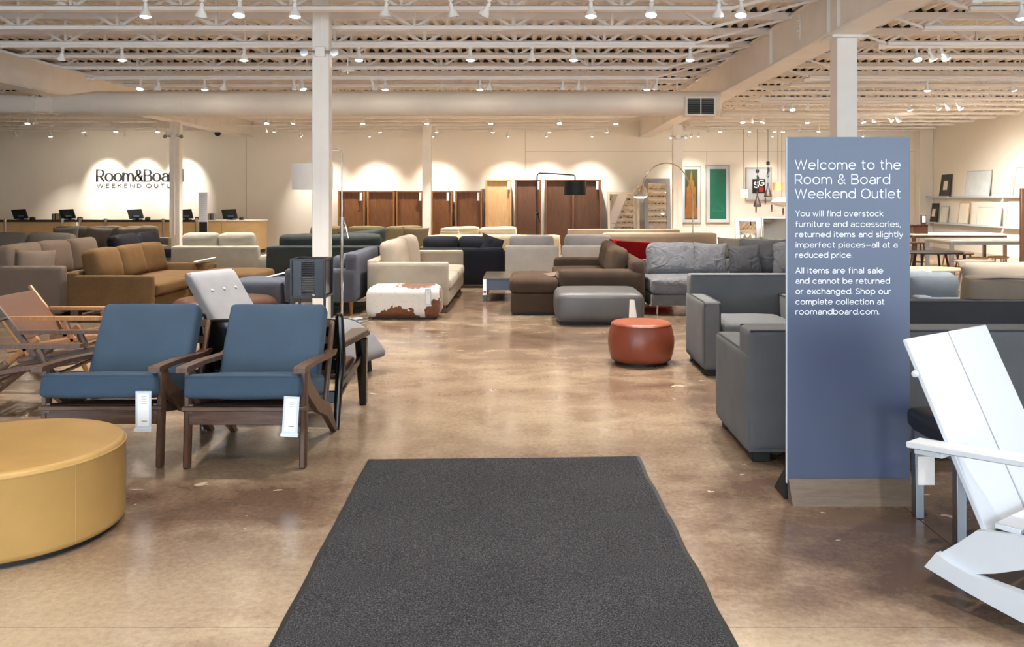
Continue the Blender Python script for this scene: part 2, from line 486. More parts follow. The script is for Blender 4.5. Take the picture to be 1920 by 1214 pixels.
# girders
GL, GR = -8.68, 3.61            # girder centre lines
GB, GT = 3.37, 3.905
for k, gx in enumerate((GL, GR)):
    b = B().box(gx-.15, gx+.15, FRONT_Y, WALL_Y, GB+.03, GT-.02)
    g = struct('trim_%d' % (k+2), b, M_steel, ('deep cream roof girder over the reception side', 'deep cream roof girder above the welcome sign')[k])
    part(g, 'flange', B().box(gx-.19, gx+.19, FRONT_Y, WALL_Y, GB, GB+.03, .006), M_steel)
    part(g, 'flange', B().box(gx-.19, gx+.19, FRONT_Y, WALL_Y, GT-.02, GT, .004), M_steel)
    for gy in (9.7, 10.02, 12.4, 22.0, 22.4):
        for s_ in (-1, 1):
            part(g, 'stiffener_plate', B().box(min(gx+s_*.15, gx+s_*.19), max(gx+s_*.15, gx+s_*.19), gy-.012, gy+.012, GB+.03, GT-.02), M_col)
    sp = part(g, 'splice_plate', B().box(gx-.165, gx-.15, 11.1, 11.22, GB+.16, GT-.05, .004), M_col)
    bl = B()
    for q in range(5): bl.lathe([(.0, .02), (.016, .016), (.016, 0)], 8, M=Matrix.Translation((gx-.165, 11.16, GB+.21+q*.065)) @ Matrix.Rotation(-PI/2, 4, 'Y'))
    part(sp, 'bolt_row', bl, M_steel)

# joists: chords, then V-shaped web bars with uprights
PANEL = 1.22
def joist(d, xa, xb, ea, eb, detailed):
    """xa..xb top chord span, ea/eb where the bottom chord starts and ends"""
    top = B().box(xa, xb, d-.055, d-.008, JT-.04, JT+.05).box(xa, xb, d+.008, d+.055, JT-.04, JT+.05)
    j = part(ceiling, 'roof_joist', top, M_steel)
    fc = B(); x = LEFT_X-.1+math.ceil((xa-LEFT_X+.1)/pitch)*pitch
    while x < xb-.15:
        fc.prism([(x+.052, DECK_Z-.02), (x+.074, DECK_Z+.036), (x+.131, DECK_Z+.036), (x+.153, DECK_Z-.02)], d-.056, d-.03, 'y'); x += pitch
    o = part(j, 'flute_shade_fill', fc, M_black); o['kind'] = 'stuff'  # black wedges added as the shade gaps inside the deck flutes
    part(j, 'bottom_chord', B().box(ea, eb, d-.06, d-.006, JB, JB+.05).box(ea, eb, d+.006, d+.06, JB, JB+.05).box(ea, eb, d-.06, d+.06, JB+.045, JB+.055), M_steel)
    n = max(1, round((eb-ea)/PANEL)); st = (eb-ea)/n
    bars = []
    for s_, e_ in ((xa, ea), (xb, eb)): bars.append(((s_, d, JT), (e_, d, JB+.03)))
    for i in range(n+1):
        x = ea+i*st
        if 0 < i < n: bars.append(((x, d, JB+.03), (x, d, JT)))
        if i < n:
            m = x+st/2
            bars.append(((x, d, JB+.03), (m, d, JT))); bars.append(((m, d, JT), (x+st, d, JB+.03)))
    if detailed:
        for p, q in bars: part(j, 'web_bar', B().bar(p, q, .024, .032, (0, 1, 0)), M_steel)
    else:
        w = B()
        for p, q in bars: w.bar(p, q, .022, .028, (0, 1, 0))
        o = part(j, 'web_bars', w, M_steel); o['kind'] = 'stuff'
d0, dj = 9.4, 1.068
for i in range(-12, 17):
    d = d0+i*dj
    if d > WALL_Y-.15: break
    if d < FRONT_Y+.3: continue
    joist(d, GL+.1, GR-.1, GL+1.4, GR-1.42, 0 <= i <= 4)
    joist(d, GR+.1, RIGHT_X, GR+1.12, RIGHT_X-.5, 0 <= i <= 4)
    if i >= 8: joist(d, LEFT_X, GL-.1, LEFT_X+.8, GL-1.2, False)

# columns
def column(x, y, w, dp, top, label, clamp=None, groove=True):
    b = B().box(x-w/2, x+w/2, y, y+dp, 0, top, .006)
    c = struct('column', b, M_col, label)
    part(c, 'base_plate', B().box(x-w/2-.05, x+w/2+.05, y-.05, y+dp+.05, 0, .015), M_col)
    if groove: part(c, 'seam_strip', B().box(x-.012, x+.012, y-.006, y+.001, .6, top), M_steel)
    if clamp:
        cl = part(c, 'clamp_box', B().box(x-w*.28, x+w*.3, y-.05, y, clamp-.06, clamp+.06, .006), M_col)
        for s_ in (-1, 1):
            part(cl, 'emergency_lamp', B().tube([(x+s_*(w/2-.06), y-.03, clamp), (x+s_*(w/2+.06), y-.03, clamp)], .016).lathe([(.02, -.03), (.045, 0), (.05, .03), (.0, .035)], 12, M=Matrix.Translation((x+s_*(w/2+.075), y-.05, clamp-.01)) @ Matrix.Rotation(PI/2, 4, 'X')), M_steelb)
    return c
cA = column(PX(601, 10.2), 10.2, .20, .16, 3.95, 'white steel column rising beside the slatted black lamp', PZ(98, 10.2))
cD = column(GR+.04, 10.0, .235, .235, GB, 'thick white column behind the welcome sign', None, False)
part(cD, 'cap_plate', B().box(GR-.16, GR+.26, 9.92, 10.32, GB-.03, GB, .004), M_col)
column(PX(327, 21.6), 21.6, .25, .2, GB, 'grey-white column in front of the reception wall lettering', PZ(256, 21.6))
column(PX(800, 25.2), 25.2, .25, .2, 3.95, 'narrow white column between the backs of the bookcases')
column(PX(1271, 22.3), 22.3, .24, .2, GB, 'grey-white column beside the silver mirror and skyscraper picture', PZ(257, 22.3))

# round duct across the shop
DY, DZ, DR = 15.25, 3.155, .212
def ring(x, r, n=28): return [(x, DY+r*math.cos(2*PI*k/n), DZ+r*math.sin(2*PI*k/n)) for k in range(n)]
def sq(x, hw, hh, n=28):
    out = []
    for k in range(n):
        c, s_ = math.cos(2*PI*k/n), math.sin(2*PI*k/n); m = max(abs(c), abs(s_)); out.append((x, DY+hw*c/m, DZ-.03+hh*s_/m))
    return out
def loft(rings):
    b = B(); n = len(rings[0]); vs = [p for r in rings for p in r]; fs = []
    for i in range(len(rings)-1):
        for k in range(n):
            l = (k+1) % n; fs.append((i*n+k, i*n+l, (i+1)*n+l, (i+1)*n+k))
    fs.append(tuple(range(n))[::-1]); fs.append(tuple((len(rings)-1)*n+k for k in range(n)))
    return b.add(vs, fs)
duct = thing('air_duct', 'long round cream air duct crossing below the roof joists', 'duct', (0, 0, 0))
XL, XR = PX(182, DY), PX(1345, DY)
seg = [XL+(XR-XL)*i/7 for i in range(8)]
for i in range(7):
    part(duct, 'duct_section', loft([ring(seg[i], DR), ring(seg[i+1], DR)]), M_duct)
    if i: part(duct, 'duct_seam', loft([ring(seg[i]-.012, DR+.004), ring(seg[i]+.012, DR+.004)]), M_duct)
part(duct, 'duct_end_cap', loft([ring(XR, DR+.004), ring(XR+.03, DR-.01), ring(XR+.035, DR-.05)]), M_duct)
xa, xb_ = PX(70, DY), PX(100, DY)
part(duct, 'square_transition', loft([sq(xb_, .15, .14), ring(XL, DR)]), M_duct)
part(duct, 'square_section', loft([sq(xa, .15, .14), sq(xb_, .15, .14)]), M_duct)
part(duct, 'square_collar', loft([sq(xa-.02, .165, .155), sq(xa+.03, .165, .155)]), M_duct)
part(duct, 'square_collar', loft([sq(xb_-.03, .165, .155), sq(xb_+.02, .165, .155)]), M_duct)
part(duct, 'square_transition', loft([ring(PX(-40, DY), DR), sq(xa, .15, .14)]), M_duct)
part(duct, 'duct_section', loft([ring(LEFT_X+.05, DR), ring(PX(-40, DY), DR)]), M_duct)
g0, g1, h0, h1 = PX(1280, DY), PX(1336, DY), PZ(220, DY), PZ(184, DY)
part(duct, 'register_collar', B().box(g0, g1, DY-DR-.07, DY, h0, h1, .004), M_duct)
part(duct, 'register_screen', B().box(g0+.035, g1-.035, DY-DR-.075, DY-DR-.065, h0+.035, h1-.035), M_black)
part(duct, 'register_mullion', B().box((g0+g1)/2-.008, (g0+g1)/2+.008, DY-DR-.085, DY-DR-.07, h0+.03, h1-.03), M_duct)
for k in range(7):
    z = h0+.06+k*(h1-h0-.12)/6
    part(duct, 'register_louvre', B().box(g0+.035, g1-.035, DY-DR-.08, DY-DR-.073, z-.004, z+.004), paint('louvre_grey', S(120, 118, 112), .5))
# hanger straps of the duct
for x in (-6.5, -4.0, -1.5, 1.0, 2.6):
    part(duct, 'hanger_strap', B().box(x-.012, x+.012, DY-.006, DY+.006, DZ+DR-.005, DECK_Z), M_steel)

t = thing('smoke_detector', 'round white smoke detector hanging under the joists right of the column', 'smoke detector', (PX(652, 12.5), 12.5, PZ(133, 12.5)))
part(t, 'disc', B().lathe([(0, -.012), (.08, -.012), (.095, 0), (.09, .02), (0, .025)], 24), M_col); part(t, 'stem', B().tube([(0, 0, .02), (0, 0, JB-PZ(133, 12.5)+.02)], .01, 8), M_col)
part(t, 'sensor', B().lathe([(0, -.045), (.02, -.04), (.025, -.012), (0, -.012)], 12), M_steelb)
t = thing('security_camera', 'small black dome camera below the left girder', 'camera', (PX(408, 24.6), 24.6, GB))
part(t, 'mount', B().lathe([(.05, 0), (.05, -.03), (0, -.03)], 16), M_col); part(t, 'dome', B().lathe([(.085, -.03), (.085, -.07), (.06, -.12), (0, -.14)], 20), M_black)

# ================================================================== TRACK LIGHTING
M_head = paint('lamp_head_white', S(236, 232, 226), .4)
M_bulb = glow('lamp_bulb', (1, .90, .74, 1), 40)
M_off = paint('lamp_glass_unlit', S(200, 198, 192), .15)
ORD = ['first', 'second', 'third', 'fourth', 'fifth', 'sixth', 'seventh', 'eighth', 'ninth', 'tenth', 'eleventh', 'twelfth', 'thirteenth', 'fourteenth']
hb = B().lathe([(.0, .0), (.02, 0), (.02, -.045), (.0, -.045)], 12).lathe([(.0, -.045), (.026, -.045), (.03, -.075), (.052, -.105), (.058, -.135), (.054, -.137), (.046, -.128), (0, -.12)], 16)
ME_HEAD = hb.mesh('lamp_head', M_head)
ME_BULB = B().lathe([(.050, -.134), (.046, -.142), (.03, -.149), (0, -.152)], 16).mesh('bulb', M_bulb)
ME_OFF = B().lathe([(.050, -.134), (.046, -.142), (.03, -.149), (0, -.152)], 16).mesh('bulb', M_off)
ME_STEM = B().box(-.02, .02, -.012, .012, -.02, .0).tube([(0, 0, -.02), (0, 0, -.07)], .008, 8).mesh('stem', M_head)
TRK_Z = 3.475
def lamp(x, d, lit, tilt, tx, label, group, power=1.0, size=95, blend=.9):
    t = thing('track_spotlight', label, 'spotlight', (x, d, TRK_Z-.012), 0, group)
    link('stem', ME_STEM, t)
    h = link('lamp_head', ME_HEAD, t); h.location = (0, 0, -.03); h.rotation_euler = (tilt, tx, 0)
    link('bulb', ME_BULB if lit else ME_OFF, h)
    if lit:
        l = bpy.data.lights.new('spot_beam', 'SPOT'); l.energy = LAMP_W*power; l.color = LAMP_RGB
        l.spot_size = math.radians(size); l.spot_blend = blend; l.shadow_soft_size = .05
        o = link('spot_beam', l, h); o.location = (0, 0, -.165)
def rail(xa, xb, d, label):
    t = tag(link('track_rail', B().box(xa, xb, d-.018, d+.018, TRK_Z-.012, TRK_Z+.018).box(xa-.1, xa, d-.03, d+.03, TRK_Z-.025, TRK_Z+.025).mesh('track_rail', M_head)), label, 'light track')
RN = ['overhead', 'nearest visible', 'second visible', 'third visible', 'behind-duct', 'fourth visible', 'fifth visible', 'wall-washing']
# centre bay: (row name, distance, lamps as (photo x, lit, tilt about X, tilt about Y, power, beam))
U = 0
rows = [
 ('row behind the photographer', -1.2, [(-900, 1, 0, 0), (300, 1, 0, 0), (1500, 1, 0, 0), (2600, 1, 0, 0)]),
 ('row over the doormat', 2.6, [(-600, 1, 0, 0), (400, 1, 0, 0), (1500, 1, 0, 0), (2400, 1, 0, 0)]),
 ('row above the blue armchairs', 5.5, [(-350, 1, 0, 0), (300, 1, .1, .1), (900, 1, 0, 0), (1500, 1, 0, 0)]),
 ('front row at the top edge', 8.6, [(273, 1, 0, 0), (379, 0, .3, .2), (450, 1, -.25, 0), (553, 1, 0, 0), (725, 0, 0, .1), (845, 0, .2, -.2), (918, 0, .3, .5), (1108, 1, -.05, 0), (1222, 1, -.3, .1), (1348, 0, .3, 0), (1390, 1, -.25, .1)]),
 ('second row', 11.35, [(118, 0, .3, .4), (229, 1, 0, 0), (458, 1, 0, .05), (673, 1, 0, 0), (882, 1, 0, 0), (998, 0, .2, .1), (1075, 1, 0, 0), (1294, 1, 0, 0)]),
 ('row just in front of the round duct', 14.45, [(264, 1, -.25, 0), (297, 0, .3, .2), (384, 1, 0, 0), (421, 0, .3, .3), (551, 0, .2, 0), (566, 1, -.1, -.2), (697, 0, .2, -.4), (722, 1, 0, 0), (900, 1, 0, 0), (919, 0, .3, .2), (1055, 0, .2, 0), (1085, 0, .3, .1), (1213, 1, 0, 0), (1232, 0, .3, .2)]),
 ('unseen row added behind the round duct', 17.9, [(300, 1, 0, 0), (520, 1, 0, 0), (740, 1, 0, 0), (960, 1, 0, 0), (1130, 1, 0, 0)]),  # unseen heads added for light where the duct hides them
 ('first row beyond the round duct', 21.2, [(53, 1, -.25, 0), (66, 0, .3, .1), (212, 0, 0, 0), (501, 1, -.3, 0), (553, 1, .1, .4), (680, 1, 0, 0), (800, 1, 0, 0), (920, 1, 0, 0), (1049, 1, -.3, 0), (1155, 1, 0, 0)]),
 ('second row beyond the round duct', 23.9, [(155, 1, .3, 0), (218, 1, -.2, 0), (296, 1, -.1, 0), (498, 0, .2, 0), (517, 1, .3, .4), (712, 1, .3, 0), (818, 1, .3, 0), (924, 1, .3, 0), (1030, 1, .3, 0), (1138, 1, .3, 0)]),
 ('row closest to the back wall', 25.6, [(28, 0, .52, 0), (94, 1, .2, 0), (160, 1, .72, .0), (233, 1, .72, 0), (311, 1, .72, 0), (562, 1, .52, -.2), (692, 1, .52, 0), (812, 1, .52, 0), (953, 1, .52, 0), (1025, 1, .52, 0), (1111, 1, .52, 0)]),
]
for name, d, ls in rows:
    xs_ = [PX(l[0], d) for l in ls]
    rail(max(min(xs_)-.8, LEFT_X+.2), max(xs_)+.5, d, 'white track rail of the '+name)
    far = d > 20
    for k, l in enumerate(ls):
        pw = 1.0
        size = 95
        if d > 25: pw, size = .85, 74
        elif d > 23: pw, size = .9, 62
        elif d > 15: pw = 1.9
        elif d < 7: pw = .54
        if d > 25 and l[0] in (160, 233, 311): pw, size = 1.15, 52
        lamp(PX(l[0], d), d, l[1], l[2], l[3], '%s spotlight, %s from left in %s' % ('lit' if l[1] else 'unlit', ORD[k], name), 'track spotlights', pw, size)
rows_r = [
 ('near row of the right bay', 8.7, [(1915, 1, 0, 0), (2200, 1, 0, 0)]),
 ('row above the white column cap', 11.4, [(1718, 1, -.3, 0), (1742, 1, .1, -.5), (1765, 1, .1, -.6), (2050, 1, 0, 0)]),
 ('right bay row level with the column top', 14.6, [(1564, 1, -.25, 0), (1739, 1, 0, 0), (1897, 1, .3, -.5)]),
 ('middle row of the right bay', 17.9, [(1470, 0, .3, .3), (1485, 1, -.3, 0), (1516, 0, .2, .1), (1703, 1, 0, -.3), (1753, 1, 0, -.7), (1772, 1, .3, -.8), (1794, 1, -.2, -.6)]),
 ('right bay row over the far tables', 20.9, [(1392, 1, -.2, 0), (1411, 0, .3, .2), (1434, 1, 0, .4), (1514, 1, 0, 0), (1615, 1, -.2, -.3), (1634, 1, .3, -.7), (1664, 1, -.2, -.8), (1679, 1, .2, -.85)]),
 ('last but one row of the right bay', 23.7, [(1328, 0, .2, 0), (1351, 1, .3, 0), (1406, 1, .4, 0), (1434, 0, .3, .2), (1453, 1, .35, 0), (1469, 1, .3, 0), (1500, 0, .2, 0), (1536, 1, .35, 0)]),
 ('right bay row closest to the back wall', 25.6, [(1297, 1, .52, 0), (1311, 1, .52, 0), (1405, 0, .3, 0), (1450, 1, .52, 0), (1620, 1, .52, 0)]),
]
for name, d, ls in rows_r:
    xs_ = [PX(l[0], d) for l in ls]
    rail(min(xs_)-.4, min(max(xs_)+.5, RIGHT_X-.2), d, 'white track rail of the '+name)
    for k, l in enumerate(ls):
        pw, size = (1.15, 100) if d < 17 else (1.5, 95) if d < 22 else (.85, 90) if d < 25 else (.35, 80)
        lamp(PX(l[0], d), d, l[1], l[2], l[3], '%s spotlight, %s from left in %s' % ('lit' if l[1] else 'unlit', ORD[k], name), 'track spotlights', pw, size)
# ================================================================== FURNITURE: materials
T_blue = fabric('slate_blue_fabric', S(74, 92, 110))
T_beige = fabric('beige_fabric', S(192, 180, 164))
T_greyblue = fabric('grey_blue_fabric', S(102, 106, 118))
T_black = fabric('black_navy_fabric', S(40, 42, 50), sheen=.1)
T_lgrey = fabric('light_grey_fabric', S(212, 209, 204))
T_brown = fabric('dark_brown_fabric', S(92, 76, 64))
T_red = fabric('red_fabric', S(176, 26, 34))
T_velvet = fabric('grey_velvet', S(132, 133, 138), .7, .12, 300, .7, .55, 40)
T_velvetd = fabric('charcoal_velvet', S(92, 92, 97), .7, .12, 300, .6, .55, 40)
T_char = fabric('charcoal_grey_fabric', S(108, 109, 111))
T_chard = fabric('dark_charcoal_fabric', S(70, 72, 76))
T_taupe = fabric('taupe_fabric', S(138, 120, 106))
T_taupeg = fabric('taupe_grey_fabric', S(134, 124, 112))
T_gold = fabric('golden_brown_velvet', S(118, 90, 58), .75, .2, 60, .6, .15)
T_off = fabric('off_white_fabric', S(198, 190, 174))
T_green = fabric('dark_green_velvet', S(66, 72, 70), .75, .2, 60, .5, .15)
T_olive = fabric('olive_tan_fabric', S(176, 160, 122))
T_olive2 = fabric('khaki_tan_fabric', S(160, 142, 112))
T_cream = fabric('cream_fabric', S(236, 222, 192))
T_tan = fabric('tan_fabric', S(206, 188, 164))
T_sage = fabric('sage_grey_fabric', S(164, 162, 150))
T_dove = fabric('dove_grey_fabric', S(190, 188, 186))
T_iceb = fabric('pale_blue_grey_fabric', S(150, 160, 172))
T_sand = fabric('sand_linen', S(190, 176, 160))
T_warm = fabric('warm_taupe_fabric', S(150, 136, 120))
T_navyc = fabric('black_leather_cushion', S(32, 34, 44), .5, sheen=.1)
K_yellow = leather('mustard_leather', S(196, 156, 92), .36)
K_orange = leather('rust_orange_leather', S(152, 76, 52), .34)
K_grey = leather('slate_grey_leather', S(104, 104, 106), .42)
K_brown = leather('chestnut_brown_leather', S(92, 54, 40), .3)
K_tan = leather('saddle_tan_leather', S(104, 66, 44), .55)
K_blk = leather('black_leather', S(26, 26, 28), .4)
K_gold2 = leather('taupe_leather_pad', S(112, 98, 86), .4)
W_walnut = wood('walnut', S(58, 40, 30), S(108, 78, 60))
W_walnuth = wood('walnut_rail', S(58, 40, 32), S(112, 84, 68), (1.2, 14, 14))
W_oak = wood('light_oak', S(136, 92, 56), S(180, 132, 86))
W_cherry = wood('cherry_wood', S(104, 62, 32), S(140, 92, 52), (9, 9, .8), .5)
W_cherryf = wood('cherry_edge', S(138, 90, 50), S(176, 124, 76), (9, 9, .8), .5)
W_maplef = wood('maple_edge', S(196, 150, 100), S(220, 178, 128), (9, 9, .8), .5)
W_darkf = wood('dark_walnut_edge', S(96, 60, 38), S(132, 88, 58), (9, 9, .8), .5)
W_maple = wood('maple_wood', S(206, 164, 112), S(232, 196, 148), (8, 8, .8), .5)
W_dark = wood('dark_walnut_panel', S(72, 44, 28), S(104, 68, 44), (9, 9, .8), .5)
W_mcount = wood('counter_maple', S(214, 176, 118), S(236, 204, 150), (.8, 8, 8), .5)
M_blacklac = paint('black_lacquer', S(14, 13, 13), .18)
M_pipe = paint('dark_piping', S(44, 46, 50), .8)

def arc_pts(cx, cy, rx, ry, a0, a1, n=10):
    return [(cx+rx*math.cos(math.radians(a0+(a1-a0)*i/n)), cy+ry*math.sin(math.radians(a0+(a1-a0)*i/n))) for i in range(n+1)]
def superell(w, t, n=28, e=.28):
    out = []
    for k in range(n):
        a = 2*PI*k/n; c, s_ = math.cos(a), math.sin(a)
        out.append((w/2*abs(c)**e*(1 if c >= 0 else -1), t/2*abs(s_)**.6*(1 if s_ >= 0 else -1)))
    return out

# ------------------------------------------------------------------ generic sofa: faces local -Y, front centre on the floor at the origin
def sofa(name, label, cat, loc, rz, W, D, m, seat_h=.44, arm_h=.6, arm_w=.18, back_h=.72, back_t=.2, base_z=.06,
         nseat=2, nback=2, cush_top=None, cush_w=None, legs='block', leg_m=None, arms=(1, 1), seat_t=.16, cm=None, piping=False, rnd=.035, lean=.16, group=None, n=8):
    t = thing(name, label, cat, (loc[0], loc[1], 0), rz, group)
    bz = seat_h-seat_t
    xl = -W/2; xr = W/2
    part(t, 'base', B().soft((0, D*.5, (base_z+bz)/2), (W-.01, D-.02, bz-base_z), .02, n=4), m)
    a0 = xl; a1 = xr
    if arms[0]: a0 = xl+arm_w
    if arms[1]: a1 = xr-arm_w
    ay1 = D-.01
    for i, s_ in enumerate((-1, 1)):
        if arms[i]:
            cx = s_*(W/2-arm_w/2)
            part(t, 'arm', B().soft((cx, ay1/2, (base_z+arm_h)/2), (arm_w, ay1, arm_h-base_z), rnd, n=n), m)
    part(t, 'back', B().soft((0, D-back_t/2, (base_z+.02+back_h)/2), (W-(.02 if any(arms) else 0), back_t, back_h-base_z-.02), rnd, n=n), m)
    sw = (a1-a0)/max(1, nseat)
    for i in range(nseat):
        part(t, 'seat_cushion', B().soft((a0+sw*(i+.5), (D-back_t)/2-.01, seat_h-seat_t/2), (sw-.012, D-back_t+.03, seat_t), .05, (0, .012, .02), n=n, wob=.003), cm or m)
    if nback:
        ct = cush_top or back_h+.14; chh = ct-seat_h+.02
        span = cush_w or (a1-a0); bw = span/nback
        for i in range(nback):
            M = Matrix.Translation((-span/2+(a0+a1)/2+bw*(i+.5), D-back_t-.11, seat_h+chh/2-.01)) @ Matrix.Rotation(-lean, 4, 'X') @ Matrix.Rotation(random.uniform(-.03, .03), 4, 'Y')
            part(t, 'back_cushion', B().soft((0, 0, 0), (bw-.01, .2, chh), .075, (.01, .04, .01), n=n, wob=.005, M=M), cm or m)
    lm = leg_m or M_black
    for sx in (-1, 1):
        for sy in (0, 1):
            x = sx*(W/2-.09); y = .09 if sy == 0 else D-.09
            if legs == 'block': part(t, 'leg', B().box(x-.05, x+.05, y-.05, y+.05, 0, base_z+.01, .004), lm)
            elif legs == 'post': part(t, 'leg', B().box(x-.012, x+.012, y-.012, y+.012, 0, base_z+.01), lm)
            elif legs == 'taper': part(t, 'leg', B().lathe([(.016, 0), (.03, base_z+.01)], 12, (x, y, 0)), lm)
    if piping:
        r = .0075; z = back_h
        part(t, 'piping', B().tube([(xl+.02, D-.012, z-.01), (xr-.02, D-.012, z-.01)], r, 6).tube([(xl+.02, D-back_t+.01, z-.01), (xr-.02, D-back_t+.01, z-.01)], r, 6), M_pipe)
        for s_ in (-1, 1):
            x = s_*(W/2-.005)
            part(t, 'piping', B().tube([(x-s_*.012, .012, base_z+.06), (x-s_*.012, .012, arm_h-.02), (x-s_*.012, .04, arm_h-.008), (x-s_*.012, D-back_t, arm_h-.008)], r, 6)
                 .tube([(x-s_*(arm_w-.012), .012, seat_h-.1), (x-s_*(arm_w-.012), .012, arm_h-.02), (x-s_*(arm_w-.012), .04, arm_h-.008), (x-s_*(arm_w-.012), D-back_t, arm_h-.008)], r, 6), M_pipe)
    return t
def throw_pillow(label, loc, w, h, t, m, rz=0, lean=.2, roll=0, group=None):
    M = RZ(rz) @ RX(-lean) @ RY(roll)
    o = link('throw_pillow', B().pillow(w, h, t, M).mesh('throw_pillow', m, 180))
    o.location = loc
    return tag(o, label, 'pillow', group)
def ottoman_box(name, label, x0, x1, y0, y1, h, m, r=.06, puff=(.01, .01, .02), foot=True, n=12):
    t = thing(name, label, 'ottoman', ((x0+x1)/2, (y0+y1)/2, 0))
    w, d = x1-x0, y1-y0
    part(t, 'upholstery', B().soft((0, 0, (h+.03)/2), (w, d, h-.03), r, puff, n=n), m)
    if foot: part(t, 'plinth', B().box(-w/2+.07, w/2-.07, -d/2+.07, d/2-.07, 0, .05), M_black)
    return t

# ------------------------------------------------------------------ near and middle sofas
sofa('sofa', 'beige three-seat sofa with loose cushions behind the cowhide ottoman', 'sofa', (-1.04, 12.76), PI/2, 2.7, 1.07, T_beige, .45, .67, .12, .70, .16, .10, 2, 2, .92, legs='block', leg_m=W_walnut, n=10)
sofa('sofa', 'grey-blue sofa end with tapered wooden legs next to the chrome lamp pole', 'sofa', (-3.12, 12.02), -PI/2, 1.65, .93, T_greyblue, .46, .60, .16, .80, .16, .17, 1, 1, .74, legs='taper', leg_m=W_oak)
o = ottoman_box('chaise_ottoman', 'grey-blue chaise cushion with a white tag lying on it', -3.84, -3.17, 11.2, 11.96, .44, T_greyblue, .05, (.01, .01, .03))
sofa('sofa', 'black-navy sofa seen from behind, beside the blue coffee table', 'sofa', (-1.18, 15.57), PI, 1.56, .96, T_black, .44, .58, .18, .67, .18, .05, 2, 2, .84, n=10)
throw_pillow('small black throw pillow slumped at the right end of the black sofa', (-.62, 14.86, .69), .42, .36, .16, T_black, .5, .3, .35)
sofa('slipper_chair', 'light grey slipper chair seen from behind, right of the black sofa', 'chair', (.068, 16.95), PI, .976, .93, T_lgrey, .42, .5, .1, .63, .14, .06, 1, 1, .80, .82, arms=(0, 0), cm=T_dove)
sofa('slipper_chair', 'light grey slipper chair seen from behind, partly hidden by the brown sectional', 'chair', (1.11, 16.95), PI, .976, .93, T_lgrey, .42, .5, .1, .63, .14, .06, 1, 1, .81, .86, arms=(0, 0), cm=T_dove)
sofa('sectional_sofa', 'dark brown tweed sectional sofa behind the slate leather ottoman', 'sofa', (.40, 12.56), -PI/2, 2.5, 1.12, T_brown, .46, .58, .26, .71, .2, .04, 2, 2, .83, rnd=.07, legs='block', n=10)
t = thing('chaise_ottoman', 'dark brown tweed ottoman with a plump cushion top', 'ottoman', (.075, 11.72, 0))
part(t, 'base', B().soft((0, 0, .155), (.6, .95, .25), .025, n=8), T_brown)
part(t, 'seat_cushion', B().soft((0, 0, .38), (.63, .98, .2), .08, (.01, .01, .035), n=10, wob=.004), T_brown)
part(t, 'plinth', B().box(-.27, .27, -.44, .44, 0, .04), M_black)
t = thing('folded_cloth', 'taupe cloth corner folded over the dark brown ottoman', 'cloth', (.27, 11.5, .475))
part(t, 'fold', B().prism([(-.24, 0), (.08, -.13), (.13, .12), (-.05, .12)], .02, .03, 'z', RX(.1) @ RY(-.12)), T_taupe); part(t, 'under_fold', B().prism([(-.15, .0), (.1, -.1), (.13, .1)], .008, .018, 'z', RX(.1) @ RY(-.12)), T_taupeg)
ottoman_box('leather_ottoman', 'long slate grey leather ottoman in front of the brown sectional', .335, 1.375, 10.32, 11.22, .385, K_grey, .09, (.02, .02, .015), n=14)
# red sofa
t = sofa('sofa', 'bright red sofa back showing beside the grey velvet sofa', 'sofa', (2.36, 14.95), PI/2, 1.5, .92, T_red, .42, .58, .14, .70, .16, .05, 2, 0)
part(t, 'winged_end', B().prism([(.10, .30), (.92, .30), (.92, .81), (.80, .805), (.5, .785), (.10, .765)], -.75, -.55, 'x').prism([(.66, .5), (.92, .5), (.92, .78), (.80, .765), (.68, .72)], -.56, .55, 'x'), T_red)
# grey velvet sofa on metal legs
t = sofa('velvet_sofa', 'shiny grey velvet sofa on slim metal legs facing the aisle', 'sofa', (2.87, 11.22), 0, 2.58, 1.02, T_velvet, .47, .62, .04, .66, .12, .12, 2, 0, legs='post', leg_m=M_chrome, seat_t=.2, arms=(0, 0), n=10)
part(t, 'frame_rail', B().box(-1.305, -1.285, .05, 1.0, .12, .14).box(-1.305, -1.285, .93, .98, .12, .66), M_chrome)
for i, x in enumerate((-.84, .86)):
    part(t, 'back_cushion', B().soft((0, 0, 0), (.80, .22, .46), .08, (.0, .05, .01), n=12, wob=.012, M=RX(-.2, (x, .78, .66))), T_velvet)
throw_pillow('grey velvet throw pillow with frayed edge, left one on velvet sofa', (2.47, 11.86, .69), .46, .44, .18, T_velvet, .05, .25, .04)
throw_pillow('grey velvet throw pillow, right one on velvet sofa in front of a darker cushion', (2.93, 11.84, .67), .44, .42, .18, T_velvetd, -.05, .25, -.05)
throw_pillow('large charcoal velvet back cushion half hidden by the welcome sign', (3.24, 12.02, .70), .62, .5, .2, T_velvetd, 0, .2, .02)
# charcoal armchair and near sofa
sofa('armchair', 'charcoal grey square-armed armchair facing the camera behind the near sofa', 'armchair', (1.965, 7.38), 0, .97, .86, T_char, .45, .635, .15, .81, .2, .055, 1, 0, piping=True, n=10)
sofa('sofa', 'charcoal grey sofa seen from behind, half covered by the welcome sign', 'sofa', (2.4, 5.86), PI, 2.3, .88, T_char, .44, .625, .17, .765, .26, .055, 2, 0, piping=True, n=12)
sofa('sofa', 'low dark charcoal sofa back to the right of the sign', 'sofa', (3.98, 8.42), PI, 2.2, .9, T_chard, .42, .6, .16, .63, .18, .05, 2, 0, piping=True)
t = thing('sofa_cushion', 'warm taupe box cushion with dark piping at the right edge', 'cushion', (4.42, 7.75, .42))
M = RX(.12, (0, 0, .19)) @ RY(.04)
part(t, 'cover', B().soft((0, 0, 0), (1.12, .2, .38), .05, (.0, .04, .02), n=10, wob=.004, M=M), T_warm)
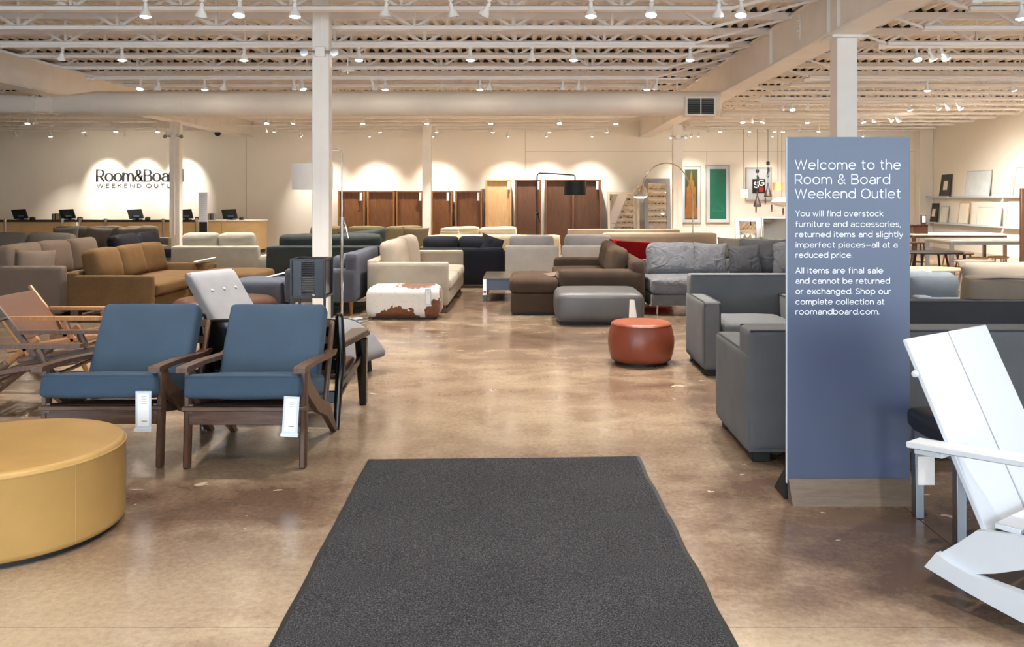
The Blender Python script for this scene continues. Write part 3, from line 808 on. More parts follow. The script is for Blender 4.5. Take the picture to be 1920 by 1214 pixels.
part(t, 'piping', B().tube([M @ Vector(p) for p in ((-.53, -.07, .178), (-.3, -.08, .198), (.1, -.085, .205), (.53, -.07, .178))], .006, 6), M_pipe)
sofa('sofa', 'pale blue-grey sofa seen from behind beyond the welcome sign', 'sofa', (4.98, 9.72), PI, 2.1, .92, T_iceb, .40, .52, .16, .50, .16, .05, 2, 0)
t = thing('sofa_cushion', 'pale blue-grey back cushion standing above its sofa right of the sign', 'cushion', (4.17, 9.06, .39))
part(t, 'cover', B().soft((0, 0, .17), (.52, .2, .34), .07, (.0, .03, .01), n=10, wob=.01), T_iceb)
throw_pillow('big sand linen pillow at the far right behind the taupe cushion', (4.93, 8.96, .64), 1.02, .46, .24, T_sand, 0, .1, -.02)
throw_pillow('small white pillow lying on top of the pale blue-grey cushion', (4.1, 9.2, .71), .34, .1, .12, T_lgrey, 0, 1.2, 0)

# ------------------------------------------------------------------ left side sofas
sofa('sofa', 'taupe sofa at the left edge beside the golden brown sofa', 'sofa', (-5.82, 12.2), PI/2, 2.6, 1.1, T_taupe, .45, .655, .16, .66, .18, .06, 2, 3, .90, n=10)
throw_pillow('taupe throw pillow propped on the near arm of the taupe sofa', (-6.32, 11.22, .64), .46, .42, .2, T_taupe, .6, .25, .05)
t = sofa('sofa', 'golden brown velvet sofa with three back cushions and a chaise', 'sofa', (-4.60, 11.82), PI/2, 2.25, 1.06, T_gold, .45, .56, .11, .60, .14, .15, 2, 3, .86, legs='block', leg_m=W_walnut, lean=.24, n=12)
part(t, 'chaise', B().soft((.62, -.42, .24), (.9, .9, .16), .03, n=6), T_gold)
part(t, 'chaise_cushion', B().soft((.62, -.42, .39), (.9, .92, .17), .06, (0, .02, .03), n=10, wob=.004), T_gold)
sofa('sofa', 'black leather sofa whose two cushions rise behind the taupe sofa', 'sofa', (-5.95, 14.75), PI/2, 1.9, .95, T_navyc, .44, .6, .14, .66, .18, .05, 2, 2, .90)
sofa('sofa', 'grey sofa at the far left below the reception counter', 'sofa', (-8.2, 13.7), 0, 1.9, .95, T_taupeg, .44, .62, .2, .72, .18, .05, 2, 2, .92)
sofa('sectional_sofa', 'taupe-grey sectional with many back cushions below the reception counter', 'sofa', (-8.1, 16.1), 0, 2.3, 1.0, T_taupeg, .44, .6, .16, .74, .18, .05, 2, 3, .95)
for i, (x, r) in enumerate(((-8.75, -.08), (-8.15, .1), (-7.55, -.05))):
    throw_pillow('taupe-grey throw pillow on the sectional below the counter, %s from the left' % ORD[i], (x, 16.55, .73), .5, .46, .2, T_taupeg, 0, .25, r, 'pillows on the sectional')
sofa('sofa', 'off-white sofa seen from behind with two back cushions', 'sofa', (-5.03, 15.0), PI, 1.42, .98, T_off, .44, .56, .12, .735, .16, .05, 2, 2, .93)
sofa('sofa', 'dark green velvet sofa seen from behind the white column', 'sofa', (-3.22, 15.0), PI, 1.98, .98, T_green, .44, .58, .16, .735, .18, .05, 2, 2, .91)
throw_pillow('dark green velvet pillow sticking up at the right end of its sofa', (-2.72, 14.42, .78), .8, .4, .2, T_green, 0, -.1, -.12)
sofa('sofa', 'tufted olive tan sofa behind the dark green velvet one', 'sofa', (-3.1, 16.1), 0, 2.5, .98, T_olive, .44, .6, .16, .74, .18, .05, 2, 3, .95)
throw_pillow('khaki throw pillow at the right end of the olive sofa', (-2.15, 16.6, .73), .52, .46, .18, T_olive2, 0, .25, .06)
sofa('sofa', 'cream sofa seen from behind, nearer of the two cream ones', 'sofa', (-.68, 18.95), PI, 2.7, .95, T_cream, .44, .58, .16, .74, .18, .05, 2, 0)
sofa('sofa', 'cream sofa seen from behind, nearest the bookcases', 'sofa', (-1.12, 21.0), PI, 2.0, .95, T_cream, .44, .58, .14, .66, .16, .05, 2, 2, .82)
t = thing('folded_throw', 'folded cream throw blanket lying over the cream sofa back', 'blanket', (-1.78, 19.88, .64))
for k in range(3): part(t, 'fold', B().soft((0, 0, .035+k*.055), (.44-.02*k, .26, .055), .025, (0, .01, .008), n=6, wob=.004), T_cream)
sofa('sofa', 'long tan sofa seen from behind, further from the camera', 'sofa', (2.2, 21.0), PI, 2.6, .95, T_tan, .44, .58, .14, .79, .18, .05, 2, 0)
sofa('sofa', 'long tan sofa seen from behind, nearer, left of the sage pillows', 'sofa', (2.72, 18.95), PI, 2.36, .95, T_tan, .44, .6, .14, .785, .2, .05, 2, 0)
sofa('sofa', 'sage grey sofa behind the velvet sofa, loaded with pillows', 'sofa', (4.3, 15.0), 0, 2.1, .95, T_sage, .42, .58, .14, .6, .18, .05, 2, 0)
for i, (x, r) in enumerate(((3.62, .05), (4.0, -.1), (4.35, .08), (4.62, -.06))):
    throw_pillow('sage grey throw pillow on the sage sofa, %s from the left' % ORD[i], (x, 15.62-.05*i, .60), .48, .40, .2, T_sage, 0, .22, r, 'sage pillows')

# ------------------------------------------------------------------ ottomans
def round_ottoman(name, label, x, y, prof, m, foot_r, seam=None, n=64):
    t = thing(name, label, 'ottoman', (x, y, 0))
    part(t, 'upholstery', B().lathe(prof, n), m, 60)
    part(t, 'plinth', B().lathe([(foot_r, 0), (foot_r, .03)], 40), M_black)
    return t
R, H = .485, .395
prof = [(0, .02), (R-.02, .02), (R-.004, .03), (R, .05), (R, H-.03), (R+.003, H-.024), (R-.002, H-.018), (R-.004, H-.012), (R-.012, H-.003), (R-.03, H), (R*.6, H+.004), (0, H+.006)]
t = round_ottoman('leather_ottoman', 'large round mustard yellow leather ottoman at the left edge', -2.365, 3.985, prof, K_yellow, R-.03)
part(t, 'top_seam', B().tube([(math.cos(2*PI*k/64)*(R+.001), math.sin(2*PI*k/64)*(R+.001), H-.022) for k in range(64)], .0035, 6, True), K_yellow)
for a in (-.5, 1.6, 3.6): part(t, 'side_seam', B().tube([(math.cos(a)*R, math.sin(a)*R, .04), (math.cos(a)*R, math.sin(a)*R, H-.03)], .002, 5), K_yellow)
H = .378
prof = [(0, .025), (.25, .025), (.273, .035)]+[(.273+.031*math.sin(PI*u/10), .035+(H-.06)*u/10) for u in range(1, 10)]+[(.273, H-.025), (.268, H-.012), (.256, H-.004), (.2, H+.003), (0, H+.008)]
t = round_ottoman('leather_pouf', 'small round rust orange leather pouf on the open floor', 1.04, 8.05, prof, K_orange, .24, n=48)
part(t, 'top_seam', B().tube([(math.cos(2*PI*k/48)*.274, math.sin(2*PI*k/48)*.274, H-.02) for k in range(48)], .003, 6, True), K_orange)
for a in (-1.95, .3, 2.4):
    part(t, 'side_seam', B().tube([(math.cos(a)*(.273+.031*math.sin(PI*u/8)), math.sin(a)*(.273+.031*math.sin(PI*u/8)), .035+(H-.06)*u/8) for u in range(9)], .002, 5), K_orange)
H = .36
prof = [(0, .03), (.55, .03), (.585, .06), (.60, .16), (.59, .26), (.57, .31), (.52, .345), (.4, H), (0, H+.01)]
round_ottoman('leather_ottoman', 'large round chestnut brown leather ottoman behind the grey recliner', -3.52, 10.18, prof, K_brown, .5)
t = thing('cowhide_ottoman', 'white cowhide ottoman with brown patches', 'ottoman', (-1.555, 11.07, 0))
part(t, 'upholstery', B().soft((0, 0, .212), (.91, .5, .39), .1, (.012, .012, .012), n=16), cowhide_material())
part(t, 'plinth', B().box(-.38, .38, -.2, .2, 0, .03), M_black)

# ------------------------------------------------------------------ coffee table, small tables
t = thing('coffee_table', 'low dark blue-grey coffee table in front of the black sofa', 'table', (-.12, 12.7, 0))
M_ct = paint('blue_black_lacquer', S(46, 56, 74), .3); M_ctt = paint('bronze_top', S(84, 76, 68), .3)
part(t, 'tabletop', B().box(-.54, .54, 0, 1.15, .325, .345, .003), M_ctt)
for (x0, x1, y0, y1) in ((-.53, .53, .01, .03), (-.53, .53, 1.12, 1.14), (-.53, -.51, .03, 1.12), (.51, .53, .03, 1.12)):
    part(t, 'apron', B().box(x0, x1, y0, y1, .17, .325), M_ct)
for sx in (-1, 1):
    for y in (.04, 1.11): part(t, 'leg', B().box(sx*.515-.018, sx*.515+.018, y-.018, y+.018, 0, .18), M_ct)
t = thing('side_table', 'round walnut side table behind the grey recliner', 'table', (-3.95, 10.98, 0))
part(t, 'tabletop', B().lathe([(0, .50), (.27, .50), (.30, .515), (.29, .525), (0, .525)], 32), W_walnut)
for k in range(3):
    a = 2*PI*k/3+.4; part(t, 'leg', B().tube([(.2*math.cos(a), .2*math.sin(a), .5), (.24*math.cos(a), .24*math.sin(a), 0)], [.018, .011], 8), W_walnut)

# ------------------------------------------------------------------ slate blue lounge chairs
def lounge_chair(label, loc):
    t = thing('lounge_chair', label, 'armchair', loc)
    for s_ in (-1, 1):
        x = s_*.325
        fr = part(t, 'front_leg', B().bar((x, 0, 0), (x, .035, .555), .036, .045, (1, 0, 0), .008, w1=.036, t1=.075), W_walnut)
        part(t, 'rear_leg', B().prism([(.035, .50), (.06, .395), (.30, .245), (.52, .165), (.765, 0), (.81, 0), (.60, .225), (.36, .31), (.11, .47), (.07, .54)], x-.017, x+.017, 'x'), W_walnut)
        part(t, 'back_upright', B().bar((x*.98, .53, .17), (x*.98, .765, .72), .03, .05, (1, 0, 0), .008, t1=.03), W_walnut)
        ar = [(-.08, .55), (-.08, .575), (-.065, .582), (.2, .572), (.5, .55), (.62, .541), (.67, .548), (.73, .545), (.735, .53), (.68, .512), (.5, .522), (.2, .547)]
        part(t, 'armrest', B().prism(ar, x-.032, x+.032, 'x'), W_walnut)
        part(t, 'side_rail', B().bar((x*.93, -.01, .335), (x*.93, .62, .215), .025, .05, (1, 0, 0)), W_walnut)
    part(t, 'front_rail', B().box(-.345, .345, -.035, .012, .325, .35, .004), W_walnuth)
    part(t, 'front_apron', B().box(-.31, .31, -.01, .015, .245, .325, .003), W_walnuth)
    for k in range(4): part(t, 'seat_slat', B().bar((-.30, .1+.14*k, .33-.026*k), (.30, .1+.14*k, .33-.026*k), .05, .014, (0, 1, 0)), W_walnut)
    for k in range(5): part(t, 'back_slat', B().bar((-.31, .60+.043*k, .30+.1*k), (.31, .60+.043*k, .30+.1*k), .045, .014, (0, .4, .9)), W_walnut)
    sc_ = part(t, 'seat_cushion', B().soft((0, 0, 0), (.645, .62, .13), .03, (.006, .0, .012), n=14, wob=.002, M=RX(-.19, (0, .235, .415))), T_blue)
    pp = [RX(-.19, (0, .235, .415)) @ Vector(p) for p in ((-.315, -.31, .055), (.315, -.31, .055))]
    part(sc_, 'piping', B().tube(pp, .004, 6), T_blue)
    bc = part(t, 'back_cushion', B().soft((0, 0, 0), (.60, .125, .50), .03, (.004, .015, .004), n=14, wob=.002, M=RX(-.50, (0, .575, .60)) ), T_blue)
    return t
lounge_chair('slate blue lounge chair with walnut frame, right one, by the black doormat', (-1.585, 4.9, 0))
lounge_chair('slate blue lounge chair with walnut frame, left one, behind the yellow ottoman', (-2.395, 4.92, 0))

# ------------------------------------------------------------------ saddle chairs at the left edge
def saddle_chair(label, loc, rz, w_, lm, by=.60, arm_z=.525):
    t = thing('saddle_chair', label, 'armchair', loc, rz)
    for s_ in (-1, 1):
        x = s_*.32
        part(t, 'back_post', B().bar((x, .50, .20), (x, .90, .74), .03, .06, (1, 0, 0), .01, t1=.035), w_)
        part(t, 'armrest', B().prism([(x-.025, -.04), (x+.03, -.05), (x+.045, .05), (x+.04, .35), (x+.02, .72), (x-.02, .72), (x-.03, .3), (x-.035, .05)], arm_z, arm_z+.028, 'z'), w_)
        part(t, 'front_leg', B().bar((x, .02, 0), (x, .26, arm_z), .03, .034, (1, 0, 0), .008, t1=.05), w_)
        part(t, 'rear_leg', B().bar((x, .92, 0), (x, .46, .38), .03, .034, (1, 0, 0), .008, t1=.055), w_)
        part(t, 'side_rail', B().bar((x, -.02, .395), (x, .72, .28), .03, .05, (1, 0, 0), .012), w_)
    for y, z in ((.12, .30), (.62, .22)): part(t, 'stretcher', B().tube([(-.32, y, z), (.32, y, z)], .014, 8), w_)
    path = [(.02, .395), (.2, .36), (.42, .315), (.6, .285)]
    part(t, 'seat_sling', B().sweep(path, superell(.60, .014, 20)), lm)
    path = [(by, .36+(by-.6)*1.3), (by*.5+.37, .48+(by-.6)*.6), (.79, .61), (.83, .67), (.86, .70)]
    part(t, 'back_sling', B().sweep(path, superell(.61, .014, 20)), lm)
    return t
saddle_chair('light oak chair with a tan saddle leather sling at the left edge', (-3.5, 7.4, 0), PI/2, W_oak, K_tan)
saddle_chair('walnut chair with broad arms at the left edge, nearer the camera', (-3.14, 6.36, 0), PI/2+.06, W_walnut, K_blk, .80, arm_z=.48)

# ------------------------------------------------------------------ black lacquer armchair seen from behind
t = thing('armchair', 'black lacquer armchair with padded arms standing behind the blue chairs', 'armchair', (-1.69, 5.76, 0))
for s_ in (-1, 1):
    x = s_*.45
    part(t, 'back_post', B().tube([(x*.97, -.04, 0), (x*.98, .02, .30), (x, .04, .45), (x, -.01, .735), (x, -.012, .755)], [.02, .028, .034, .028, .016], 10), M_blacklac)
    part(t, 'front_leg', B().bar((x*1.08, .64, 0), (x*1.06, .60, .50), .05, .06, (1, 0, 0), .008, w1=.085, t1=.07), M_blacklac)
    ar = [(x-.02, .03), (x+s_*.0+.025, .03), (x+.055, .3), (x+.09, .6), (x+.07, .68), (x, .70), (x-.06, .66), (x-.05, .4)]
    a_ = part(t, 'armrest', B().prism(ar, .52, .545, 'z'), M_blacklac)
    part(a_, 'arm_pad', B().prism([((p-x)*.9+x, (q-.36)*.93+.36) for p, q in ar], .545, .56, 'z'), K_gold2)
    part(t, 'side_rail', B().bar((x*.98, .02, .27), (x*1.06, .60, .36), .03, .055, (1, 0, 0), .008), M_blacklac)
    part(t, 'brace', B().bar((x*.98, .03, .20), (x*1.05, .5, .34), .022, .03, (1, 0, 0), .006), M_blacklac)
part(t, 'back_panel', B().soft((0, .03, .58), (.88, .06, .27), .02, n=6), M_blacklac)
part(t, 'back_panel', B().soft((0, .07, .40), (.86, .04, .12), .018, n=6), M_blacklac)
part(t, 'rear_stretcher', B().box(-.43, .43, .0, .03, .16, .24, .006), M_blacklac)
part(t, 'seat', B().soft((0, .34, .335), (.86, .56, .07), .03, (0, 0, .01), n=8), K_brown)

# ------------------------------------------------------------------ grey tufted recliner
ang = math.radians(66)
t = thing('chaise_recliner', 'pale grey buttoned recliner chaise behind the blue chairs', 'recliner', (-1.36, 7.44, 0), ang)
ctl = [(.03, .12), (.08, .19), (.18, .285), (.34, .365), (.56, .37), (.85, .30), (1.1, .25), (1.27, .27), (1.42, .37), (1.54, .51), (1.66, .67), (1.77, .825)]
def cat(pts, k=5):
    out = []
    for i in range(len(pts)-1):
        p0 = pts[max(0, i-1)]; p1 = pts[i]; p2 = pts[i+1]; p3 = pts[min(len(pts)-1, i+2)]
        for j in range(k):
            u = j/k
            out.append(tuple(.5*((2*p1[a])+(-p0[a]+p2[a])*u+(2*p0[a]-5*p1[a]+4*p2[a]-p3[a])*u*u+(-p0[a]+3*p1[a]-3*p2[a]+p3[a])*u**3) for a in range(len(p1))))
    out.append(tuple(pts[-1])); return out
path = cat(ctl); N_ = len(path)
scl = [min(1, .35+.65*math.sin(min(1, min(i, N_-1-i)/2.5)*PI/2)) for i in range(N_)]
body = part(t, 'upholstery', B().sweep(path, superell(.58, .125), scl), fabric('pale_grey_wool', S(144, 144, 149)), 60)
for q in (49,):
    for x in (-.15, 0, .15):
        y, z = path[q]; a = path[q-1]; c = path[q+1]; L_ = math.hypot(c[0]-a[0], c[1]-a[1]); ny, nz = -(c[1]-a[1])/L_, (c[0]-a[0])/L_
        part(body, 'button', B().lathe([(0, .008), (.012, .004), (.014, 0), (0, -.004)], 10, M=Matrix.Translation((x, y+ny*.064, z+nz*.064)) @ Matrix.Rotation(.9, 4, 'X')), T_dove)
for s_ in (-1, 1):
    part(body, 'piping', B().tube([(s_*.27, y+0, z+.055) for (y, z) in path[3:-2]], .005, 6), T_greyblue)
for x in (-.2, .2):
    part(t, 'leg', B().tube([(x, .12, 0), (x, .14, .2)], [.02, .025], 10), M_black)
    part(t, 'leg', B().tube([(x, 1.35, 0), (x, 1.25, .26)], [.015, .02], 10), M_black)
part(t, 'base_frame', B().bar((-.2, .14, .2), (-.2, 1.25, .2), .03, .03).bar((.2, .14, .2), (.2, 1.25, .2), .03, .03), M_black)

# ------------------------------------------------------------------ white rocking chair at the right edge
fx, fy = .6, -.8
rz_rock = math.atan2(fx, -fy)            # local -Y looks along (fx, fy); local +X is the sitter's left
t = thing('rocking_chair', 'white painted slatted rocking chair at the right edge', 'rocking chair', (1.496+.36*.8, 3.30+.36*.6, 0), rz_rock)
# local: x across (-.36 near side .. +.36 far side), y=0 at the rear rocker tip, negative forward
for s_ in (-1, 1):
    x = s_*.345
    low = [(0, .126), (-.09, .104), (-.17, .085), (-.27, .065), (-.36, .05), (-.48, .03), (-.6, .014), (-.75, 0), (-.9, .006), (-1.02, .03)]
    up = [(-.045, .192), (-.10, .170), (-.17, .156), (-.27, .152), (-.36, .150), (-.48, .138), (-.6, .122), (-.75, .11), (-.9, .11), (-1.02, .12)]
    part(t, 'rocker', B().prism(low+up[::-1], x-.018, x+.018, 'x'), M_white)
    sd = [(-.05, .188), (-.12, .25), (-.187, .315), (-.30, .335), (-.62, .37), (-.86, .42), (-.88, .38), (-.88, .08), (-.80, .08), (-.78, .28), (-.60, .272), (-.36, .233), (-.25, .18), (-.17, .15), (-.10, .16)]
    part(t, 'seat_side', B().prism(sd, x-.03 if s_ > 0 else x+.004, x-.004 if s_ > 0 else x+.03, 'x'), M_white)
    part(t, 'arm_post', B().box(x-.02, x+.02, -.80, -.71, .1, .60, .004), M_white)
    part(t, 'armrest', B().box(-.05, .05, -.85, .05, -.012, .012, .004, M=Matrix.Translation((x+s_*.01, 0, .585)) @ Matrix.Rotation(-.07, 4, 'X')), M_white)
    part(t, 'arm_bracket', B().box(-.03, .03, -.08, .03, -.035, -.012, .003, M=Matrix.Translation((x+s_*.01, 0, .585)) @ Matrix.Rotation(-.07, 4, 'X')), M_white)
for k in range(2):
    x0 = -.325+.325*k
    part(t, 'back_slat', B().bar((x0+.1625, -.205, .30), (x0+.1625, .105, .965), .311, .022, (1, 0, 0), .004), M_white)
for k in range(5):
    part(t, 'seat_slat', B().box(-.325, .325, -.33-.1*k, -.24-.1*k, .335+.008*k, .355+.008*k, .003), M_white)
for z, y in ((.48, -.10), (.80, .055)):
    part(t, 'back_batten', B().box(-.24, .24, y+.0, y+.022, z-.035, z+.035, .003), M_white)
part(t, 'bolt_cap', B().lathe([(.0, .014), (.012, .01), (.014, 0)], 12, M=Matrix.Translation((-.325, .055, .84)) @ Matrix.Rotation(-PI/2, 4, 'Y')), M_white)

# ------------------------------------------------------------------ stool with steel legs between sign and rocking chair
t = thing('steel_leg_stool', 'black cushioned stool with square steel legs beside the welcome sign', 'stool', (2.12, 3.95, 0))
for sx in (-1, 1):
    for sy in (-1, 1): part(t, 'leg', B().box(sx*.27-.022, sx*.27+.022, sy*.2-.022, sy*.2+.022, 0, .42, .003), paint('stool_steel', S(140, 140, 142), .36, 1.0, .04))
for sy in (-1, 1): part(t, 'frame_rail', B().box(-.29, .29, sy*.2-.02, sy*.2+.02, .38, .42, .003), M_steelb)
for sx in (-1, 1): part(t, 'frame_rail', B().box(sx*.27-.02, sx*.27+.02, -.2, .2, .38, .42, .003), M_steelb)
part(t, 'seat_pad', B().soft((0, 0, .47), (.62, .5, .1), .035, (.005, .005, .02), n=10), K_blk)

# ------------------------------------------------------------------ doormat
t = thing('doormat', 'large charcoal entrance mat on the floor in the foreground', 'mat', (0, 0, 0))
def mat_grid(inset, z0, z1, wav):
    b = B(); nx, ny = 12, 40; vs = []; fs = []
    A_, B_, C_, D_ = (-.925, 5.056), (.648, 5.108), (.752, 1.45), (-.835, 1.40)
    for lay in (0, 1):
        for j in range(ny+1):
            v = j/ny
            for i in range(nx+1):
                u = i/nx
                xl = A_[0]+(D_[0]-A_[0])*v; xr = B_[0]+(C_[0]-B_[0])*v
                yl = A_[1]+(D_[1]-A_[1])*v; yr = B_[1]+(C_[1]-B_[1])*v
                e = wav*(math.sin(v*46)+.6*math.sin(v*29+1))
                x = xl+inset+e*.6+(xr-xl-2*inset+e*.3)*u; y = yl-inset+(yr-yl)*u+2*inset*v
                w_ = .004*math.sin(v*46+u*1.5)*abs(2*u-1)**2
                vs.append((x, y, z0 if lay == 0 else z1+max(0, w_)))
    m_ = (nx+1)*(ny+1)
    for j in range(ny):
        for i in range(nx):
            a = j*(nx+1)+i
            fs.append((a+m_, a+m_+1, a+m_+nx+2, a+m_+nx+1)); fs.append((a, a+nx+1, a+nx+2, a+1))
    for j in range(ny):
        a = j*(nx+1); fs.append((a, a+m_, a+m_+nx+1, a+nx+1)); a += nx; fs.append((a, a+nx+1, a+m_+nx+1, a+m_))
    for i in range(nx):
        fs.append((i, i+1, i+1+m_, i+m_)); a = ny*(nx+1)+i; fs.append((a, a+m_, a+m_+1, a+1))
    return b.add(vs, fs)
part(t, 'rubber_border', mat_grid(0, .0, .004, .0035), paint('mat_rubber', S(26, 26, 27), .6))
part(t, 'carpet_pile', mat_grid(.022, .003, .010, .0035), carpet_material())
# ================================================================== LETTERING
def el(cx, cy, rx, ry, a0=0, a1=360, n=20): return arc_pts(cx, cy, rx, ry, a0, a1, n)
XH = .70
def _g():
    G = {}
    o = el(.42, .35, .42, .35)
    def arch(x, w): return [(x, .38)]+el(x+w/2, .38, w/2, .32, 180, 0, 14)+[(x+w, 0)]
    G['o'] = (.84, [o]); G['c'] = (.80, [el(.42, .35, .42, .35, 42, 318)])
    G['e'] = (.84, [[(.0, .36), (.84, .36)]+el(.42, .35, .42, .35, 2, 318, 24)])
    G['a'] = (.72, [[(.72, 0), (.72, .42)]+el(.40, .42, .32, .28, 0, 150, 10), [(.72, .40), (.32, .40)]+el(.32, .20, .28, .20, 90, 270, 10)+[(.45, 0), (.72, .12)]])
    G['d'] = (.84, [el(.42, .35, .42, .35), [(.84, 0), (.84, 1.04)]])
    G['b'] = (.84, [el(.42, .35, .42, .35), [(0, 0), (0, 1.04)]])
    G['p'] = (.84, [el(.42, .35, .42, .35), [(0, .70), (0, -.30)]])
    G['g'] = (.84, [el(.42, .35, .42, .35), [(.84, .70), (.84, -.04)]+el(.43, -.04, .41, .26, 0, -150, 12)])
    G['n'] = (.70, [[(0, 0), (0, .70)], arch(0, .70)])
    G['h'] = (.70, [[(0, 0), (0, 1.04)], arch(0, .70)])
    G['m'] = (1.20, [[(0, 0), (0, .70)], arch(0, .60), arch(.60, .60)])
    G['u'] = (.70, [[(0, .70), (0, .32)]+el(.35, .32, .35, .32, 180, 360, 14), [(.70, .70), (.70, 0)]])
    G['r'] = (.42, [[(0, 0), (0, .70)], [(0, .36)]+el(.38, .32, .38, .37, 175, 85, 8)])
    G['t'] = (.46, [[(.16, .95), (.16, .2)]+el(.36, .2, .20, .20, 180, 290, 8), [(0, .70), (.44, .70)]])
    G['f'] = (.44, [[(.14, 0), (.14, .80)]+el(.34, .80, .20, .22, 180, 80, 8), [(0, .62), (.42, .62)]])
    G['i'] = (.10, [[(.05, 0), (.05, .68)], [(.05, .90), (.05, 1.0)]]); G['l'] = (.10, [[(.05, 0), (.05, 1.04)]])
    G['k'] = (.64, [[(0, 0), (0, 1.04)], [(.58, .70), (.02, .30)], [(.2, .42), (.64, 0)]])
    G['v'] = (.70, [[(0, .70), (.35, 0), (.70, .70)]]); G['w'] = (1.10, [[(0, .70), (.28, 0), (.55, .68), (.82, 0), (1.10, .70)]])
    G['x'] = (.66, [[(0, .70), (.66, 0)], [(0, 0), (.66, .70)]]); G['y'] = (.70, [[(0, .70), (.35, 0)], [(.70, .70), (.22, -.30), (.08, -.30)]])
    G['s'] = (.60, [el(.30, .525, .28, .175, 35, 205, 10)+[(.30, .37)]+el(.31, .18, .29, .18, 70, -150, 12)])
    G['W'] = (1.44, [[(0, 1), (.36, 0), (.72, .98), (1.08, 0), (1.44, 1)]])
    G['R'] = (.82, [[(0, 0), (0, 1), (.46, 1)]+el(.48, .71, .30, .29, 90, -90, 12)+[(0, .42)], [(.42, .42), (.84, 0)]])
    G['B'] = (.84, [[(0, 0), (0, 1), (.46, 1)]+el(.48, .765, .27, .235, 90, -90, 10)+[(0, .53)], [(.46, .53)]+el(.52, .265, .32, .265, 90, -90, 12)+[(0, 0)]])
    G['O'] = (1.12, [el(.56, .5, .56, .5, 0, 360, 28)])
    G['Y'] = (.80, [[(0, 1), (.40, .44), (.80, 1)], [(.40, .44), (.40, 0)]])
    G['A'] = (.92, [[(0, 0), (.46, 1), (.92, 0)], [(.17, .34), (.75, .34)]])
    G['S'] = (.80, [el(.40, .76, .36, .24, 30, 210, 12)+[(.40, .53)]+el(.41, .26, .39, .26, 70, -150, 14)])
    G['G'] = (.95, [el(.5, .5, .5, .5, 45, 330, 22)+[(.95, .25), (.95, .48), (.55, .48)]])
    G['&'] = (.92, [[(.90, 0), (.26, .66)]+el(.42, .80, .22, .20, 215, -60, 14)+[(.16, .44)]+el(.36, .25, .32, .25, 140, 330, 14)+[(.84, .48)]])
    G['E'] = (.62, [[(.62, 1), (0, 1), (0, 0), (.62, 0)], [(0, .52), (.54, .52)]])
    G['K'] = (.74, [[(0, 0), (0, 1)], [(.70, 1), (.02, .42)], [(.24, .60), (.74, 0)]]); G['N'] = (.82, [[(0, 0), (0, 1), (.82, 0), (.82, 1)]])
    G['D'] = (.90, [[(0, 0), (0, 1), (.40, 1)]+el(.40, .5, .50, .5, 90, -90, 16)+[(0, 0)]]); G['T'] = (.74, [[(0, 1), (.74, 1)], [(.37, 1), (.37, 0)]])
    G['U'] = (.80, [[(0, 1), (0, .38)]+el(.40, .38, .40, .38, 180, 360, 14)+[(.80, 1)]]); G['L'] = (.58, [[(0, 1), (0, 0), (.58, 0)]])
    G[','] = (.06, [[(.06, .06), (0, -.16)]]); G['.'] = (.04, [[(0, 0), (0, .09)]]); G['-'] = (.95, [[(0, .36), (.95, .36)]])
    return G
GL_ = _g()
SERIF = {'R': [(0, 0), (0, 1), (.84, 0)], 'B': [(0, 1), (0, 0)], 'm': [(0, .70), (0, 0), (.6, 0), (1.2, 0)], 'r': [(0, .70), (0, 0)], 'd': [(.84, 1.04), (.84, 0)], 'a': [(.72, 0)]}
def letters(parent, m, *a, **k):
    sp = []; text_mesh(*a, split=sp, **k)
    for q in sp: part(parent, 'letter', q, m)
def text_mesh(txt, x0, x1, z, cap, stroke, y, gap=.27, space=.80, contrast=None, serif=0, split=None):
    """letters drawn as strokes in an XZ plane facing -Y, squeezed to run from x0 to x1"""
    w = 0
    for i, ch in enumerate(txt):
        w += space if ch == ' ' else GL_[ch][0]
        if ch != ' ' and i+1 < len(txt) and txt[i+1] != ' ': w += gap
    kx = (x1-x0)/w; b = B(); cx = 0; layer = 0
    def ribbon(pts):
        nonlocal layer
        bb = b
        layer += 1; yy = y-.00004*(layer % 5)
        P_ = [Vector((x0+(cx+u)*kx, z+v*cap)) for u, v in pts]
        Q = [P_[0]]
        for p in P_[1:]:
            if (p-Q[-1]).length > 1e-5: Q.append(p)
        closed = (Q[0]-Q[-1]).length < 1e-4
        if closed: Q = Q[:-1]
        n = len(Q); L = []; R = []
        for i in range(n):
            a = Q[i-1] if (closed or i) else Q[i]; c = Q[(i+1) % n] if (closed or i < n-1) else Q[i]
            d1 = (Q[i]-a).normalized() if (Q[i]-a).length > 1e-7 else (c-Q[i]).normalized()
            d2 = (c-Q[i]).normalized() if (c-Q[i]).length > 1e-7 else d1
            t_ = (d1+d2); t_ = t_.normalized() if t_.length > 1e-6 else d2
            nn = Vector((-t_.y, t_.x)); k = 1/max(.45, abs(nn.dot(Vector((-d1.y, d1.x)))))
            hw = stroke/2
            if contrast: hw *= contrast+(1-contrast)*abs(t_.y)**1.3
            e = Vector((0, 0))
            if not closed and i == 0: e = -d2*hw*.6
            if not closed and i == n-1: e = d1*hw*.6
            L.append(Q[i]+nn*hw*k+e); R.append(Q[i]-nn*hw*k+e)
        vs = [(p.x, yy, p.y) for p in L]+[(p.x, yy, p.y) for p in R]
        fs = []
        for i in range(n if closed else n-1):
            j = (i+1) % n; fs.append((i, j, n+j, n+i))
        bb.add(vs, fs)
    for i, ch in enumerate(txt):
        if ch == ' ': cx += space; continue
        wd, st = GL_[ch]
        if split is not None: b = B(); split.append(b)
        for s_ in st: ribbon(s_)
        if serif:
            for (u, v) in SERIF.get(ch, []):
                h = serif; ribbon([(u-h, v), (u+h, v)])
        cx += wd+(gap if i+1 < len(txt) and txt[i+1] != ' ' else 0)
    return b

